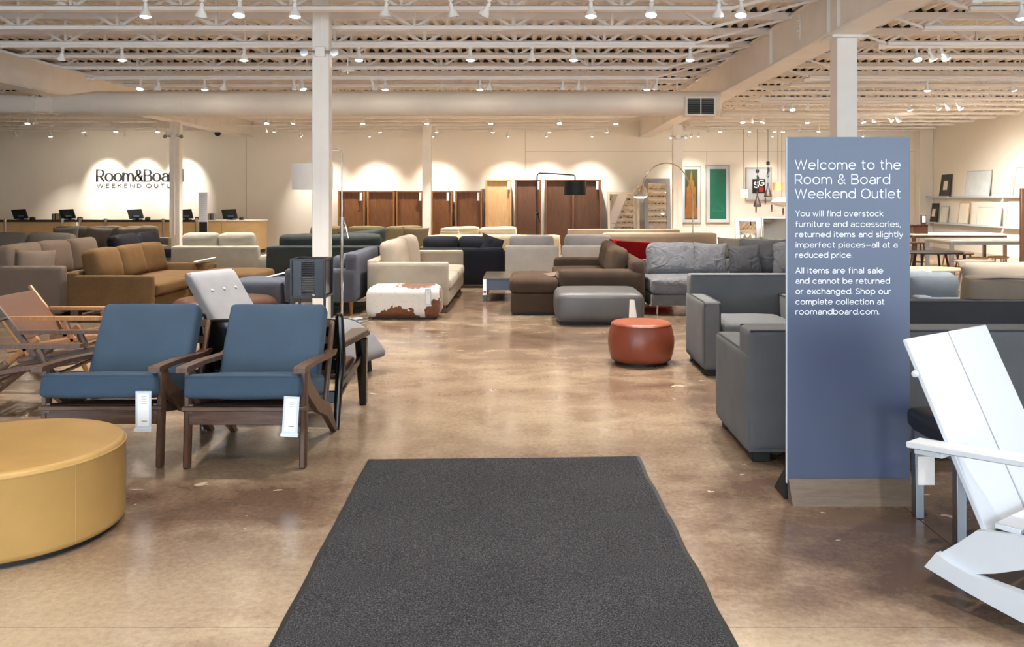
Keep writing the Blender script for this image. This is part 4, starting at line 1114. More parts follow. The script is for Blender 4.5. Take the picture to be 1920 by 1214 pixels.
# ================================================================== WELCOME SIGN
SD = 4.37
sx0, sx1 = PX(1474.5, SD), PX(1706, SD)
t = thing('welcome_sign', 'tall blue-grey welcome sign panel with white lettering', 'sign', ((sx0+sx1)/2, SD, 0))
hw = (sx1-sx0)/2
ztop, zb = PZ(257, SD), PZ(899, SD)
M_sign = paint('sign_blue', S(74, 83, 107), .32, var=.015, sc_=2)
part(t, 'panel', B().box(-hw+.004, hw, 0, .016, zb-.02, ztop), M_sign)
part(t, 'panel_edge', B().box(-hw, -hw+.004, 0, .016, zb-.02, ztop), M_white)
part(t, 'kick_plate', B().prism([(-.004, zb+.004), (.022, zb+.004), (.0, .0), (-.075, .0)], -hw+.01, hw-.005, 'x'), wood('sign_base_wood', S(86, 72, 60), S(112, 96, 82), (1.2, 14, 14)))
for s_ in (-1, 1):
    part(t, 'foot', B().prism([(.03, .0), (.22, 0), (.03, .16)], s_*(hw-.03)-.03, s_*(hw-.03)+.03, 'x'), M_black)
big = [('Welcome to the', 1491, 1688, 317.5, 17.3), ('Room & Board', 1491, 1668, 344.8, 17.3), ('Weekend Outlet', 1491, 1688, 371.8, 17.3)]
small = [('You will find overstock', 1655.5, 405.6), ('furniture and accessories,', 1688, 425.2), ('returned items and slightly', 1692.5, 444.5), ('imperfect pieces-all at a', 1682, 464), ('reduced price.', 1597.5, 483.2),
         ('All items are final sale', 1655, 512.3), ('and cannot be returned', 1668, 531.8), ('or exchanged. Shop our', 1670, 551.2), ('complete collection at', 1657.5, 570.8), ('roomandboard.com.', 1648, 589.6)]
M_letter = paint('white_print', S(246, 247, 250), .5)
ox = (sx0+sx1)/2; pxm = SD/F_PX
for txt, xa_, xb2, yb, cap in big:
    letters(t, M_letter, txt, PX(xa_, SD)-ox, PX(xb2, SD)-ox, PZ(yb, SD), cap*pxm, 1.85*pxm, -.0012)
for txt, xb2, yb in small:
    part(t, 'lettering', text_mesh(txt, PX(1492, SD)-ox, PX(xb2, SD)-ox, PZ(yb, SD), 9.9*pxm, 1.3*pxm, -.0012), M_letter)

# ================================================================== PRICE TAGS
def price_tag(label, loc, w, h, rz=0, lean=0.0, roll=0, red=False, group='price tags'):
    t = thing('price_tag', label, 'price tag', loc, rz, group)
    M = RX(lean) @ RY(roll)
    part(t, 'holder', B().box(-w/2, w/2, -.002, .002, -h, 0, M=M), paint('clear_holder', S(205, 214, 226), .12))
    part(t, 'card', B().box(-w*.36, w*.36, -.004, -.0025, -h*.93, -h*.06, M=M), M_card)
    pr = B()
    for k in range(4): pr.box(-w*.1, w*.22, -.0046, -.0042, -h*(.14+.06*k)-h*.009, -h*(.14+.06*k), M=M)
    pr.box(-w*.1, w*.26, -.0046, -.0042, -h*.80, -h*.782, M=M)
    part(t, 'print', pr, M_ink)
    if red: part(t, 'red_band', B().box(-w*.36, w*.36, -.0047, -.0043, -h*.93, -h*.80, M=M), M_red)
    part(t, 'lip', B().box(-w*.55, w*.55, -.014, .004, -h-.012, -h+.004, M=M), paint('tag_lip', S(225, 230, 238), .2))
    return t
price_tag('clear price tag hanging from the left blue lounge chair', (PX(275, 4.8), 4.76, PZ(734, 4.76)), .085, .205, 0, 0)
price_tag('clear price tag hanging from the right blue lounge chair', (PX(551, 4.8), 4.76, PZ(744, 4.76)), .085, .205, 0, 0, .06)
price_tag('white price tag hanging on the cowhide ottoman', (PX(803, 10.8), 10.79, PZ(542, 10.8)), .075, .2)
price_tag('red and white price tag hanging on the coffee table corner', (PX(908.5, 12.6), 12.66, PZ(524, 12.6)), .055, .22, red=True)
t = thing('price_tent', 'white folded price tent leaning against the slate leather ottoman', 'price tag', (PX(1187, 10.25), 10.27, PZ(596, 10.25)))
part(t, 'front_card', B().bar((-.012, -.02, 0), (-.012, .01, .21), .075, .003, (1, 0, 0), 0, w1=.05), M_card)
part(t, 'side_card', B().bar((.035, .0, 0), (.018, .012, .2), .03, .003, (.9, .4, 0), 0, w1=.006), M_card)
t = tag(link('price_card', B().box(-.17, .17, -.05, .05, 0, .006, M=RZ(.5) @ RY(-.2)).mesh('price_card', M_card)), 'white price card lying on the grey-blue chaise cushion', 'price tag'); t.location = (-3.35, 11.62, .485)
t = tag(link('price_card', B().box(-.15, .15, -.05, .05, 0, .006, M=RZ(.6) @ RY(-.18)).mesh('price_card', M_card)), 'white price card lying on the golden sofa arm', 'price tag'); t.location = (-4.75, 12.86, .60)
t = tag(link('price_card', B().box(-.035, .035, -.002, .002, -.12, 0).mesh('price_card', M_card)), 'white card hanging from the steel legged stool', 'price tag'); t.location = (PX(1737, 3.72), 3.722, .415)

# ================================================================== LAMPS
# black slatted lantern
t = thing('lantern_lamp', 'black slatted box lantern on legs in front of the white column', 'lamp', (PX(585, 8.8), 8.8, 0))
z0, z1, h = PZ(556, 8.8), PZ(484, 8.8), .165
for sx in (-1, 1):
    for sy in (-1, 1): part(t, 'post', B().box(sx*h-.011, sx*h+.011, sy*h-.011, sy*h+.011, 0, z1, .002), M_dark)
for z in (z0, z1-.02):
    part(t, 'frame', B().box(-h, h, -h-.01, -h+.01, z, z+.02).box(-h, h, h-.01, h+.01, z, z+.02).box(-h-.01, -h+.01, -h, h, z, z+.02).box(h-.01, h+.01, -h, h, z, z+.02), M_dark)
M_sm = paint('smoked_panel', S(30, 32, 42), .25)
for s_ in (-1, 1): part(t, 'side_panel', B().box(s_*h*.93-.003, s_*h*.93+.003, -h, h, z0, z1-.01), M_sm)
for s_ in (-1, 1):
    part(t, 'front_panel', B().box(s_*.115-.05, s_*.115+.05, -h*.95-.003, -h*.95+.003, z0, z1-.01), M_sm)
n_ = 18
for k in range(n_):
    z = z0+.02+(z1-z0-.05)*k/(n_-1)
    part(t, 'slat', B().box(-.085+.02*(1-k/n_), .075-.02*(1-k/n_), -h*.9, -h*.82, z-.004, z+.004), paint('slat_grey', S(110, 104, 100), .4))
part(t, 'back_panel', B().box(-h, h, h*.95-.003, h*.95+.003, z0, z1-.01), M_sm)
# chrome cantilever lamp with white drum shade
LY = 10.72
t = thing('floor_lamp', 'tall chrome floor lamp with a white drum shade behind the white column', 'floor lamp', (PX(641, LY), LY, 0))
px_ = PX(641, LY)
part(t, 'base', B().lathe([(.0, .0), (.20, 0), (.20, .012), (.19, .018), (.03, .022), (.02, .04), (0, .04)], 32, (.13, .0, 0)).bar((0, 0, .02), (.13, 0, .02), .03, .02), M_steelb)
part(t, 'pole', B().tube([(0, 0, .02), (0, 0, PZ(415, LY))], .02, 12), M_chrome)
part(t, 'upper_pole', B().tube([(0, 0, PZ(416, LY)), (0, 0, PZ(290, LY)), (-.01, 0, PZ(284, LY)), (-.035, 0, PZ(281, LY)), (PX(590, LY)-px_, 0, PZ(286, LY)), (PX(586, LY)-px_, 0, PZ(300, LY))], .011, 10), M_chrome)
part(t, 'clamp', B().tube([(-.0, 0, PZ(422, LY)), (0, 0, PZ(408, LY))], .028, 12), M_steelb)
part(t, 'lever', B().tube([(.015, -.01, PZ(412, LY)), (.05, -.02, PZ(422, LY)), (.085, -.02, PZ(447, LY))], [.008, .01, .006], 8), M_chrome)
sz0, sz1 = PZ(356, LY), PZ(308, LY); scx = PX(586, LY)-px_
M_shade = paint('white_linen_shade', S(236, 232, 226), .8)
part(t, 'shade', B().lathe([(.245, sz0), (.25, sz1), (.243, sz1), (.238, sz0), (.245, sz0)], 40, (scx, 0, 0)), M_shade)
part(t, 'shade_spider', B().tube([(scx-.24, 0, sz1-.03), (scx+.24, 0, sz1-.03)], .004, 6).tube([(scx, 0, PZ(300, LY)), (scx, 0, sz1-.09)], .008, 8), M_chrome)
t = tag(link('power_cord', B().tube([(.17+.08*math.cos(a*.7), .0+.09*math.sin(a*.9), .03+.004*math.sin(a)) for a in range(0, 18)], .006, 6).mesh('power_cord', M_white)), 'white power cord coiled on the chrome lamp base', 'cord'); t.location = (px_, LY-.03, 0)
# black arm lamp
BY = 17.35
t = thing('floor_lamp', 'black floor lamp with a long arm and black drum shade', 'floor lamp', (PX(1007, BY), BY, 0)); px_ = PX(1007, BY)
q = lambda x, y: (PX(x, BY)-px_, 0, PZ(y, BY))
part(t, 'base', B().lathe([(0, 0), (.16, 0), (.16, .02), (.02, .03), (0, .03)], 24), M_black)
part(t, 'pole', B().tube([(0, 0, .02), q(1007, 334), q(1007.6, 328), q(1011, 325), q(1040, 326), q(1068, 328), q(1076, 328.5), q(1078.5, 332), q(1078, 340)], .013, 8), M_black)
part(t, 'joint', B().tube([q(1005, 402), q(1010, 400)], .03, 8).tube([q(1009, 401), q(1012, 417)], .014, 8), M_black)
part(t, 'shade', B().lathe([(.225, PZ(366, BY)), (.218, PZ(339, BY)), (.0, PZ(339, BY)), (0, PZ(339.5, BY)), (.212, PZ(339.6, BY)), (.219, PZ(366, BY)), (.225, PZ(366, BY))], 32, (PX(1078, BY)-px_, 0, 0)), M_black)
part(t, 'diffuser', B().lathe([(0, PZ(365.4, BY)), (.217, PZ(365.4, BY)), (.217, PZ(364.5, BY)), (0, PZ(364.5, BY))], 32, (PX(1078, BY)-px_, 0, 0)), M_white)
# chrome arc lamp
AY = 19.75
t = thing('arc_lamp', 'chrome arc lamp with a domed shade left of the skyscraper picture', 'floor lamp', (PX(1299, AY), AY, 0)); px_ = PX(1299, AY)
q = lambda x, y: (PX(x, AY)-px_, 0, PZ(y, AY))
part(t, 'base', B().box(-.15, .15, -.12, .12, 0, .15, .01), paint('white_marble', S(225, 220, 214), .25))
arcp = [(0, 0, .14), q(1299, 400), q(1298.5, 375), q(1296, 356), q(1291, 340), q(1283, 325), q(1272, 313), q(1260, 307.5), q(1248, 306), q(1236, 308.5), q(1224, 315), q(1214, 326), q(1207, 339), q(1203, 351)]
part(t, 'arc_stem', B().tube(cat(arcp, 3), .013, 8), M_chrome)
dm = B().lathe([(.165, PZ(369, AY)), (.16, PZ(363, AY)), (.145, PZ(357, AY)), (.11, PZ(352, AY)), (.06, PZ(349.5, AY)), (.0, PZ(349, AY)), (0, PZ(350, AY)), (.10, PZ(353, AY)), (.15, PZ(363, AY)), (.158, PZ(369, AY)), (.165, PZ(369, AY))], 32, (PX(1201, AY)-px_, 0, 0))
part(t, 'dome_shade', dm, M_chrome)
part(t, 'bulb', B().lathe([(0, PZ(372.5, AY)), (.10, PZ(371.5, AY)), (.15, PZ(369, AY)), (.145, PZ(366, AY)), (0, PZ(364, AY))], 24, (PX(1201, AY)-px_, 0, 0)), glow('arc_lamp_glow', (1, .9, .75, 1), 14))

# ================================================================== BOOKCASES AGAINST THE BACK WALL
KY = 26.35
def bookcase(x0, x1, ytop, m, label, mid=None, shelf=None):
    mf = {W_cherry: W_cherryf, W_maple: W_maplef, W_dark: W_darkf}[m]
    X0, X1 = PX(x0, KY), PX(x1, KY); H = PZ(ytop, KY)
    t = thing('bookcase', label, 'bookcase', ((X0+X1)/2, KY, 0), 0, 'bookcases by the back wall')
    w = (X1-X0)/2; f = .055; dp = .42
    part(t, 'side_panel', B().box(-w, -w+f, 0, dp, 0, H, .004), mf); part(t, 'side_panel', B().box(w-f, w, 0, dp, 0, H, .004), mf)
    part(t, 'top_panel', B().box(-w+f, w-f, 0, dp, H-.04, H, .003), mf)
    part(t, 'back_panel', B().box(-w+f, w-f, .09, .11, .02, H-.04), m)
    if mid: part(t, 'divider', B().box(-.03, .03, .01, .10, .02, H-.04, .003), mf)
    part(t, 'bottom_panel', B().box(-w+f, w-f, 0, dp, 0, .06), m)
    return t
for i, (a, c) in enumerate(((633, 684), (688, 740), (742, 794), (808, 848), (853, 904))):
    bookcase(a, c, 358, W_cherry, 'reddish cherry bookcase back by the back wall, %s from the left' % ORD[i])
bookcase(910, 959, 337, W_maple, 'tall pale maple bookcase back beside the cherry row')
bookcase(965, 1015, 337, W_dark, 'tall dark walnut bookcase back behind the black lamp pole')
bookcase(1022, 1127, 337, W_dark, 'wide dark walnut double bookcase back behind the black lamp shade', True)
for i, (x, y) in enumerate(((677, 361), (788, 361), (840, 361), (897, 361), (954, 340), (1009, 340), (1120, 340))):
    price_tag('white price tag on the bookcases, %s from the left' % ORD[i], (PX(x, KY), KY-.012, PZ(y, KY)), .075, .24, 0, 0, .02, False, 'bookcase price tags')

# ================================================================== MIRRORS AND PICTURES ON THE BACK WALL
M_mirror = paint('mirror_glass', (.92, .93, .93, 1), .02, 1.0, 0)
M_silver = paint('silver_frame', S(150, 148, 146), .35, .8)
def leaner(name, label, cat_, x0, x1, y0, y1, d, frame, m_fr, face, lean, ground=False):
    X0, X1 = PX(x0, d), PX(x1, d); zt = PZ(y0, d); zl = 0 if ground else PZ(y1, d); h = (zt-zl)/math.cos(lean); w = (X1-X0)/2
    t = thing(name, label, cat_, ((X0+X1)/2, d-.0, zl))
    M = RX(-lean)
    part(t, 'frame', B().box(-w, -w+frame, -.03, .02, 0, h, .004, M).box(w-frame, w, -.03, .02, 0, h, .004, M).box(-w+frame, w-frame, -.03, .02, h-frame, h, .004, M).box(-w+frame, w-frame, -.03, .02, 0, frame, .004, M), m_fr)
    part(t, 'glass', B().box(-w+frame, w-frame, -.012, .012, frame, h-frame, 0, M), face)
    return t
leaner('leaning_mirror', 'wide mirror leaning against the back wall under the domed arc lamp', 'mirror', 1140, 1200, 360, 430, 26.3, .07, paint('pale_mirror_frame', S(214, 200, 178), .3, .3), M_mirror, .13, True)
leaner('leaning_mirror', 'tall silver framed mirror leaning beside the grey-white column', 'mirror', 1209, 1259, 335, 430, 26.2, .13, M_silver, M_mirror, .14, True)
leaner('leaning_mirror', 'white framed mirror leaning below the pendant lamps', 'mirror', 1380, 1428, 408, 450, 25.8, .13, M_white, M_mirror, .2, True)
leaner('leaning_mirror', 'plain white framed mirror leaning nearest the welcome sign', 'mirror', 1430, 1482, 408, 450, 25.9, .04, M_white, M_mirror, .1, True)
def wall_art(label, x0, x1, y0, y1, face, fr=.09, m_fr=paint('pale_grey_frame', S(176, 170, 160), .4), name='framed_picture', d=WALL_Y):
    X0, X1 = PX(x0, d), PX(x1, d); w = (X1-X0)/2; zb_, zt = PZ(y1, d), PZ(y0, d)
    t = thing(name, label, 'picture', ((X0+X1)/2, d-.05, zb_)); h = zt-zb_
    part(t, 'frame', B().box(-w, -w+.03, -.02, .05, 0, h).box(w-.03, w, -.02, .05, 0, h).box(-w+.03, w-.03, -.02, .05, h-.03, h).box(-w+.03, w-.03, -.02, .05, 0, .03), m_fr)
    part(t, 'mount', B().box(-w+.03, w-.03, .005, .03, .03, h-.03), M_white)
    p = part(t, 'print', B().box(-w+fr, w-fr, -.001, .006, fr, h-fr), face)
    return t, w-fr, h, p
M_gr = paint('green_print', S(14, 100, 74), .35, var=.08, sc_=1.2); M_ol = paint('olive_green_print', S(58, 70, 24), .4, var=.12, sc_=1.5); M_or = paint('orange_print', S(150, 96, 40), .5, var=.2, sc_=9)
t, w, h, p = wall_art('tall picture of an orange skyscraper on green', 1277, 1314, 311, 418, M_ol, .11)
zb_ = .14
tw = [(-.30*.62, zb_), (-.30*.62, zb_+.28), (-.15, zb_+.36), (-.14, zb_+.95), (-.09, zb_+1.0), (-.085, zb_+1.12), (-.035, zb_+1.2), (-.03, zb_+1.3), (-.004, zb_+1.48), (.004, zb_+1.48), (.03, zb_+1.3), (.035, zb_+1.2), (.085, zb_+1.12), (.09, zb_+1.0), (.14, zb_+.95), (.15, zb_+.36), (.19, zb_+.28), (.19, zb_)]
part(p, 'skyscraper_print', B().prism(tw, -.006, -.002, 'y'), M_or)
t, w, h, p = wall_art('tall emerald green picture with a faint round arch', 1323, 1368, 310, 418, M_gr, .12)
M_gr2 = paint('pale_green_print', S(44, 130, 96), .5)
part(p, 'arch_print', B().tube([(.16*math.cos(a*PI/10), -.004, .40+.12*math.sin(a*PI/10)) for a in range(11)], .012, 6).box(-.2, .2, -.005, -.002, .36, .375), M_gr2)  # paler green arch and bar laid over the print
t, w, h, p = wall_art('white framed poster with black panel and letters behind the hanging pendants', 1398, 1446, 314, 376, M_white, .05)
o = part(p, 'black_panel', B().box(-.2, .2, -.01, -.002, .22, .66), M_black)
part(o, 'lettering', text_mesh('G', .0, .15, .46, .16, .04, -.012), M_letter); part(o, 'lettering', text_mesh('S', -.15, -.02, .40, .16, .04, -.012), M_letter)
part(o, 'red_block', B().box(.0, .14, -.013, -.011, .26, .40), M_red)
# ---- pendants hanging by the pictures
M_bronze = paint('dark_bronze', S(48, 34, 28), .4)
def cord(t, x, z0, z1): part(t, 'cord', B().tube([(x, 0, z0), (x, 0, z1)], .006, 6), M_black)
PY = 25.0
for i, (x, yt, yb2, lb) in enumerate(((1420, 358, 388, 'dark bronze teardrop pendant hanging lower, left of the pair'), (1440, 343, 370, 'dark bronze teardrop pendant hanging higher, right of the pair'))):
    t = thing('pendant_lamp', lb, 'pendant lamp', (PX(x, PY), PY, 0)); zt, zl = PZ(yt, PY), PZ(yb2, PY); H_ = zt-zl
    part(t, 'shade', B().lathe([(.10, zl), (.115, zl+.03), (.09, zl+.12), (.05, zl+.22), (.022, zl+.32), (.015, zt), (0, zt)], 24), M_bronze)
    part(t, 'loop', B().tube([(.06*math.cos(a*.6)*(.6+.4*math.sin(a)), .02*math.sin(a), zt+.30+.14*math.sin(a*.6)) for a in range(14)], .012, 6), M_black)
    cord(t, 0, zt-.02, 3.47)
    part(t, 'ceiling_cup', B().lathe([(.0, zt+.5), (.05, zt+.52), (.05, zt+.6), (0, zt+.62)], 12), M_black)
t = thing('pendant_lamp', 'small linen drum pendant left of the poster', 'pendant lamp', (PX(1394, PY), PY, 0))
part(t, 'shade', B().lathe([(.13, PZ(371, PY)), (.12, PZ(355, PY)), (0, PZ(355, PY))], 24), paint('linen_shade', S(206, 190, 166), .8)); cord(t, 0, PZ(356, PY), 3.47)
t = thing('pendant_lamp', 'white saucer pendant cut off by the welcome sign', 'pendant lamp', (PX(1466, PY), PY, 0))
zc = PZ(379, PY)
part(t, 'shade', B().lathe([(0, zc-.14), (.14, zc-.125), (.27, zc-.05), (.30, zc), (.27, zc+.05), (.14, zc+.125), (0, zc+.14)], 28), M_shade); cord(t, 0, zc+.13, 3.47)
t = thing('pendant_lamp', 'small tan drum pendant above the white saucer pendant', 'pendant lamp', (PX(1468, PY), PY+.5, 0))
part(t, 'shade', B().lathe([(.15, PZ(357, PY)), (.15, PZ(342, PY)), (0, PZ(342, PY))], 24), paint('tan_shade', S(206, 172, 116), .8)); cord(t, 0, PZ(343, PY), 3.47)
for i, (x, y) in enumerate(((1417.5, 386), (1435, 371), (1447, 384), (1468.5, 391))):
    t = thing('hang_tag', 'dark hang tag below the pendant lamps, %s from the left' % ORD[i], 'price tag', (PX(x, 24.8), 24.8, PZ(y, 24.8)), 0, 'pendant hang tags')
    part(t, 'card', B().box(-.022, .022, -.002, .002, -.2, 0), paint('dark_tag', S(50, 36, 32), .5)); part(t, 'red_band', B().box(-.022, .022, -.003, -.002, -.19, -.15), M_red)
    part(t, 'string', B().tube([(0, 0, 0), (0, .05, .1)], .003, 5), M_black)

# ================================================================== WALL LETTERING AND RECEPTION
t = thing('wall_lettering', 'black wall letters naming the shop above the reception counter', 'sign', (0, WALL_Y-.004, 0))
letters(t, M_black, 'Room&Board', PX(182, WALL_Y), PX(342, WALL_Y), PZ(340, WALL_Y), 21*WALL_Y/F_PX, .072, -.004, .24, .5, .34, .09)
part(t, 'lettering', text_mesh('WEEKEND OUTLET', PX(182, WALL_Y), PX(342, WALL_Y), PZ(352, WALL_Y), 6.4*WALL_Y/F_PX, .022, -.004, .75, 1.2), M_black)
CY = 23.9
M_ctop = paint('counter_top', S(235, 230, 220), .35)
for i, (x0, x1, lb) in enumerate(((-190, 118, 'maple fronted reception counter at the far left'), (150, 330, 'maple fronted reception counter below the wall letters'), (345, 486, 'maple fronted reception counter at the right end'))):
    X0, X1 = PX(x0, CY), PX(x1, CY); zt = PZ(413, CY)
    t = thing('reception_counter', lb, 'counter', ((X0+X1)/2, CY, 0)); w = (X1-X0)/2
    part(t, 'worktop', B().box(-w-.02, w+.02, -.03, .75, zt-.035, zt, .004), M_ctop)
    n_ = max(2, round(w*2/1.25)); st = 2*w/n_
    for k in range(n_): part(t, 'front_panel', B().box(-w+st*k+.004, -w+st*(k+1)-.004, 0, .03, .08, zt-.04), W_mcount)
    part(t, 'carcass', B().box(-w+.002, w-.002, .03, .7, .08, zt-.036), W_mcount)
    part(t, 'toe_kick', B().box(-w+.03, w-.03, .05, .68, 0, .08), M_black)
zt = PZ(413, CY)
for i, (x, lb) in enumerate(((41, 'leftmost'), (130, 'second from the left'), (257, 'below the wall letters'), (350, 'just right of the grey-white column'), (433, 'rightmost'))):
    t = thing('till_monitor', 'black till monitor on the reception counter, '+lb, 'monitor', (PX(x, CY+.3), CY+.3, zt))
    part(t, 'screen', B().box(-.20, .20, -.02, .02, .04, .32, .008, RX(.45) @ RY(-.06)), M_black)
    part(t, 'back_plate', B().box(-.06, .1, -.035, -.02, .10, .16, .004, RX(.45)), paint('till_plate', S(70, 90, 140), .3))
    part(t, 'stand', B().bar((0, .02, .0), (0, -.02, .14), .09, .03, (1, 0, 0), .004), M_black)
    part(t, 'foot', B().box(-.11, .11, -.06, .1, 0, .015, .004), M_black)
    t2 = tag(link('card_reader', B().soft((0, 0, .035), (.1, .16, .07), .02, (0, 0, .015), n=4).mesh('card_reader', M_black)), 'small black card reader beside the till monitor '+lb, 'card reader'); t2.location = (PX(x+20, CY+.2), CY+.2, zt)
bc = [S(60, 60, 64), S(170, 160, 140), S(40, 44, 60), S(150, 120, 80), S(120, 120, 118)]
for gi, (x0, where) in enumerate(((101, 'left of the second till monitor'), (391, 'left of the rightmost till monitor'))):
    for k in range(5):
        o = thing('book', '%s book in the row standing %s' % (ORD[k], where), 'book', (PX(x0+2.6*k, CY+.2), CY+.2, zt), 0, 'books on the counter')
        part(o, 'cover', B().box(-.017, .017, -.08, .08, 0, .17+.01*(k % 2), .002), paint('book_cover_%d' % k, bc[k], .6))
        part(o, 'pages', B().box(-.013, .013, -.074, .083, .004, .166), M_card)
# stanchions and belts
QY = 22.3
posts = [(-30, 416), (10, 416), (117, 416), (150, 414), (198, 416), (306, 416), (368, 413)]
for i, (x, y) in enumerate(posts):
    t = thing('stanchion', 'grey belt stanchion before the reception counter, %s from the left' % ORD[i], 'stanchion', (PX(x, QY), QY, 0), 0, 'belt stanchions')
    part(t, 'post', B().lathe([(.032, .02), (.032, .88), (.04, .89), (.04, .965), (.03, .98), (0, .985)], 14), M_steelb)
    part(t, 'base', B().lathe([(.17, 0), (.17, .015), (.04, .04), (0, .04)], 24), M_black)
    if i:
        xa, xb2 = PX(posts[i-1][0], QY)-PX(x, QY)+.03, -.03
        part(t, 'belt', B().box(xa, xb2, -.002, .002, .885, .945), M_black)
t = thing('directory_sign', 'narrow white standing sign with small text by the stanchions', 'sign', (PX(381, 22.6), 22.6, 0))
part(t, 'panel', B().box(-.115, .115, -.01, .01, .05, PZ(361, 22.6), .003), M_white)
part(t, 'base', B().box(-.14, .14, -.12, .12, 0, .05, .004), M_white)
pr = B()
for k in range(14): pr.box(-.07, .03+.03*math.sin(k*2.1), -.0125, -.011, 1.55-k*.05, 1.555-k*.05)
part(t, 'print', pr, M_ink)
t = tag(link('belt_sign', B().box(-.1, .1, -.01, .01, .55, .90, .004).lathe([(.16, 0), (.16, .02), (.02, .03), (.02, .56), (0, .56)], 20).mesh('belt_sign', M_black)), 'small black queue sign beside the narrow white standing sign', 'sign'); t.location = (PX(381, 21.9), 21.9, 0)
# printer on a white shelf unit seen through the gap in the counters
t = thing('printer_stand', 'white shelf unit with a printer between the reception counters', 'shelf unit', (PX(212, 24.4), 24.95, 0))
part(t, 'shelf_unit', B().box(-.35, .35, 0, .4, 0, .62, .005), M_white)
part(t, 'printer', B().soft((0, .2, .72), (.42, .34, .2), .03, n=4), paint('printer_grey', S(120, 126, 122), .5))

# ================================================================== RIGHT WALL: LEDGES, PICTURES, TABLES
RWX = RIGHT_X
def ledge(y0, y1, z, label, name='picture_ledge'):
    t = thing(name, label, 'shelf', (RWX-.001, (y0+y1)/2, z)); L = (y1-y0)/2
    part(t, 'board', B().box(-.22, 0, -L, L, -.03, 0, .003), M_white)
    part(t, 'lip', B().box(-.22, -.205, -L, L, 0, .02, .002), M_white)
def frame_on(label, x, y_bot, w, h, z, fc, fr, m_fr, lean=.12, mt=.0, fm=None, off=.1):
    """picture standing on a ledge; x = photo column of its middle"""
    Yd = RWX*F_PX/(x-VX)
    t = thing('framed_picture', label, 'picture', (RWX-off, Yd, z), 0)
    M = Matrix.Rotation(lean, 4, 'Y')
    part(t, 'frame', B().box(-.02, .0, -w/2, -w/2+fr, 0, h, .002, M).box(-.02, 0, w/2-fr, w/2, 0, h, .002, M).box(-.02, 0, -w/2+fr, w/2-fr, h-fr, h, .002, M).box(-.02, 0, -w/2+fr, w/2-fr, 0, fr, .002, M), m_fr)
    p = part(t, 'print', B().box(-.012, -.004, -w/2+fr, w/2-fr, fr, h-fr, 0, M), fc)
    if fm: part(p, 'inner_print', B().box(-.015, -.012, -w*.2, w*.2, h*.3, h*.7, 0, M), fm)
    return t
ZU, ZL = 1.535, .76
ledge(25.2, 27.0, ZU, 'white upper picture ledge nearest the corner of the right wall'); ledge(22.75, 25.1, ZU, 'white upper picture ledge under the seascape picture'); ledge(20.0, 22.65, ZU, 'white upper picture ledge at the right edge')
ledge(25.2, 27.0, ZL, 'white lower picture ledge nearest the corner of the right wall'); ledge(22.75, 25.1, ZL, 'white lower picture ledge in the middle of the right wall'); ledge(20.0, 22.65, ZL, 'white lower picture ledge at the right edge')
M_dkfr = paint('dark_frame', S(66, 60, 56), .5); M_sea = paint('seascape_print', S(214, 224, 228), .5, var=.06, sc_=5); M_cream2 = paint('cream_print', S(236, 230, 216), .6)
M_okf = paint('beech_frame', S(206, 176, 136), .5)
frame_on('dark framed picture on the upper ledge nearest the corner', 1777, 368, .62, .66, ZU, M_dkfr, .04, M_dkfr, .14, fm=M_cream2)
frame_on('wide pale seascape picture on the upper ledge', 1838, 367, 1.3, .72, ZU, M_sea, .03, M_white, .12)
frame_on('small plain white picture on the upper ledge', 1894, 366, .6, .55, ZU, M_cream2, .04, M_white, .14)
frame_on('tall pale oak framed picture on the upper ledge at the right edge', 1921, 366, .6, .74, ZU, M_cream2, .025, M_okf, .1)
frame_on('dark framed picture on the lower ledge nearest the corner', 1755, 420, .5, .58, ZL, M_dkfr, .05, M_dkfr, .14, fm=M_cream2)
frame_on('plain white picture on the lower ledge next to the dark framed one', 1775, 420, .44, .5, ZL, M_cream2, .03, M_white, .14)
frame_on('beech framed picture on the lower ledge', 1812, 424, .58, .62, ZL, M_cream2, .03, M_okf, .12)
frame_on('large white board on the lower ledge', 1860, 428, 1.2, .5, ZL, M_cream2, .02, M_white, .1)
frame_on('pale framed picture on the lower ledge at the right edge', 1908, 430, .7, .66, ZL, M_cream2, .025, M_okf, .1)

def parsons(label, x0, x1, y0, y1, z, m_top, m_leg, lw=.06):
    t = thing('dining_table', label, 'table', ((x0+x1)/2, (y0+y1)/2, 0)); w, d = (x1-x0)/2, (y1-y0)/2
    part(t, 'tabletop', B().box(-w, w, -d, d, z-.03, z, .003), m_top)
    part(t, 'apron', B().box(-w+.01, w-.01, -d+.01, -d+.03, z-.08, z-.03).box(-w+.01, w-.01, d-.03, d-.01, z-.08, z-.03).box(-w+.01, -w+.03, -d+.03, d-.03, z-.08, z-.03).box(w-.03, w-.01, -d+.03, d-.03, z-.08, z-.03), m_leg)
    for sx in (-1, 1):
        for sy in (-1, 1): part(t, 'leg', B().box(sx*(w-lw/2)-lw/2, sx*(w-lw/2)+lw/2, sy*(d-lw/2)-lw/2, sy*(d-lw/2)+lw/2, 0, z-.03, .002), m_leg)
parsons('long pale table with steel legs at the far right, nearer one', PX(1783, 15.2), PX(1783, 15.2)+2.0, 15.2, 16.2, PZ(452, 15.2)+.01, paint('pale_green_glass', S(206, 210, 200), .2), M_steelb)
parsons('long pale table with wooden legs at the far right, farther one', PX(1712, 18.6), PX(1712, 18.6)+2.0, 18.6, 19.5, PZ(441, 18.6)+.02, M_ctop, W_walnut)
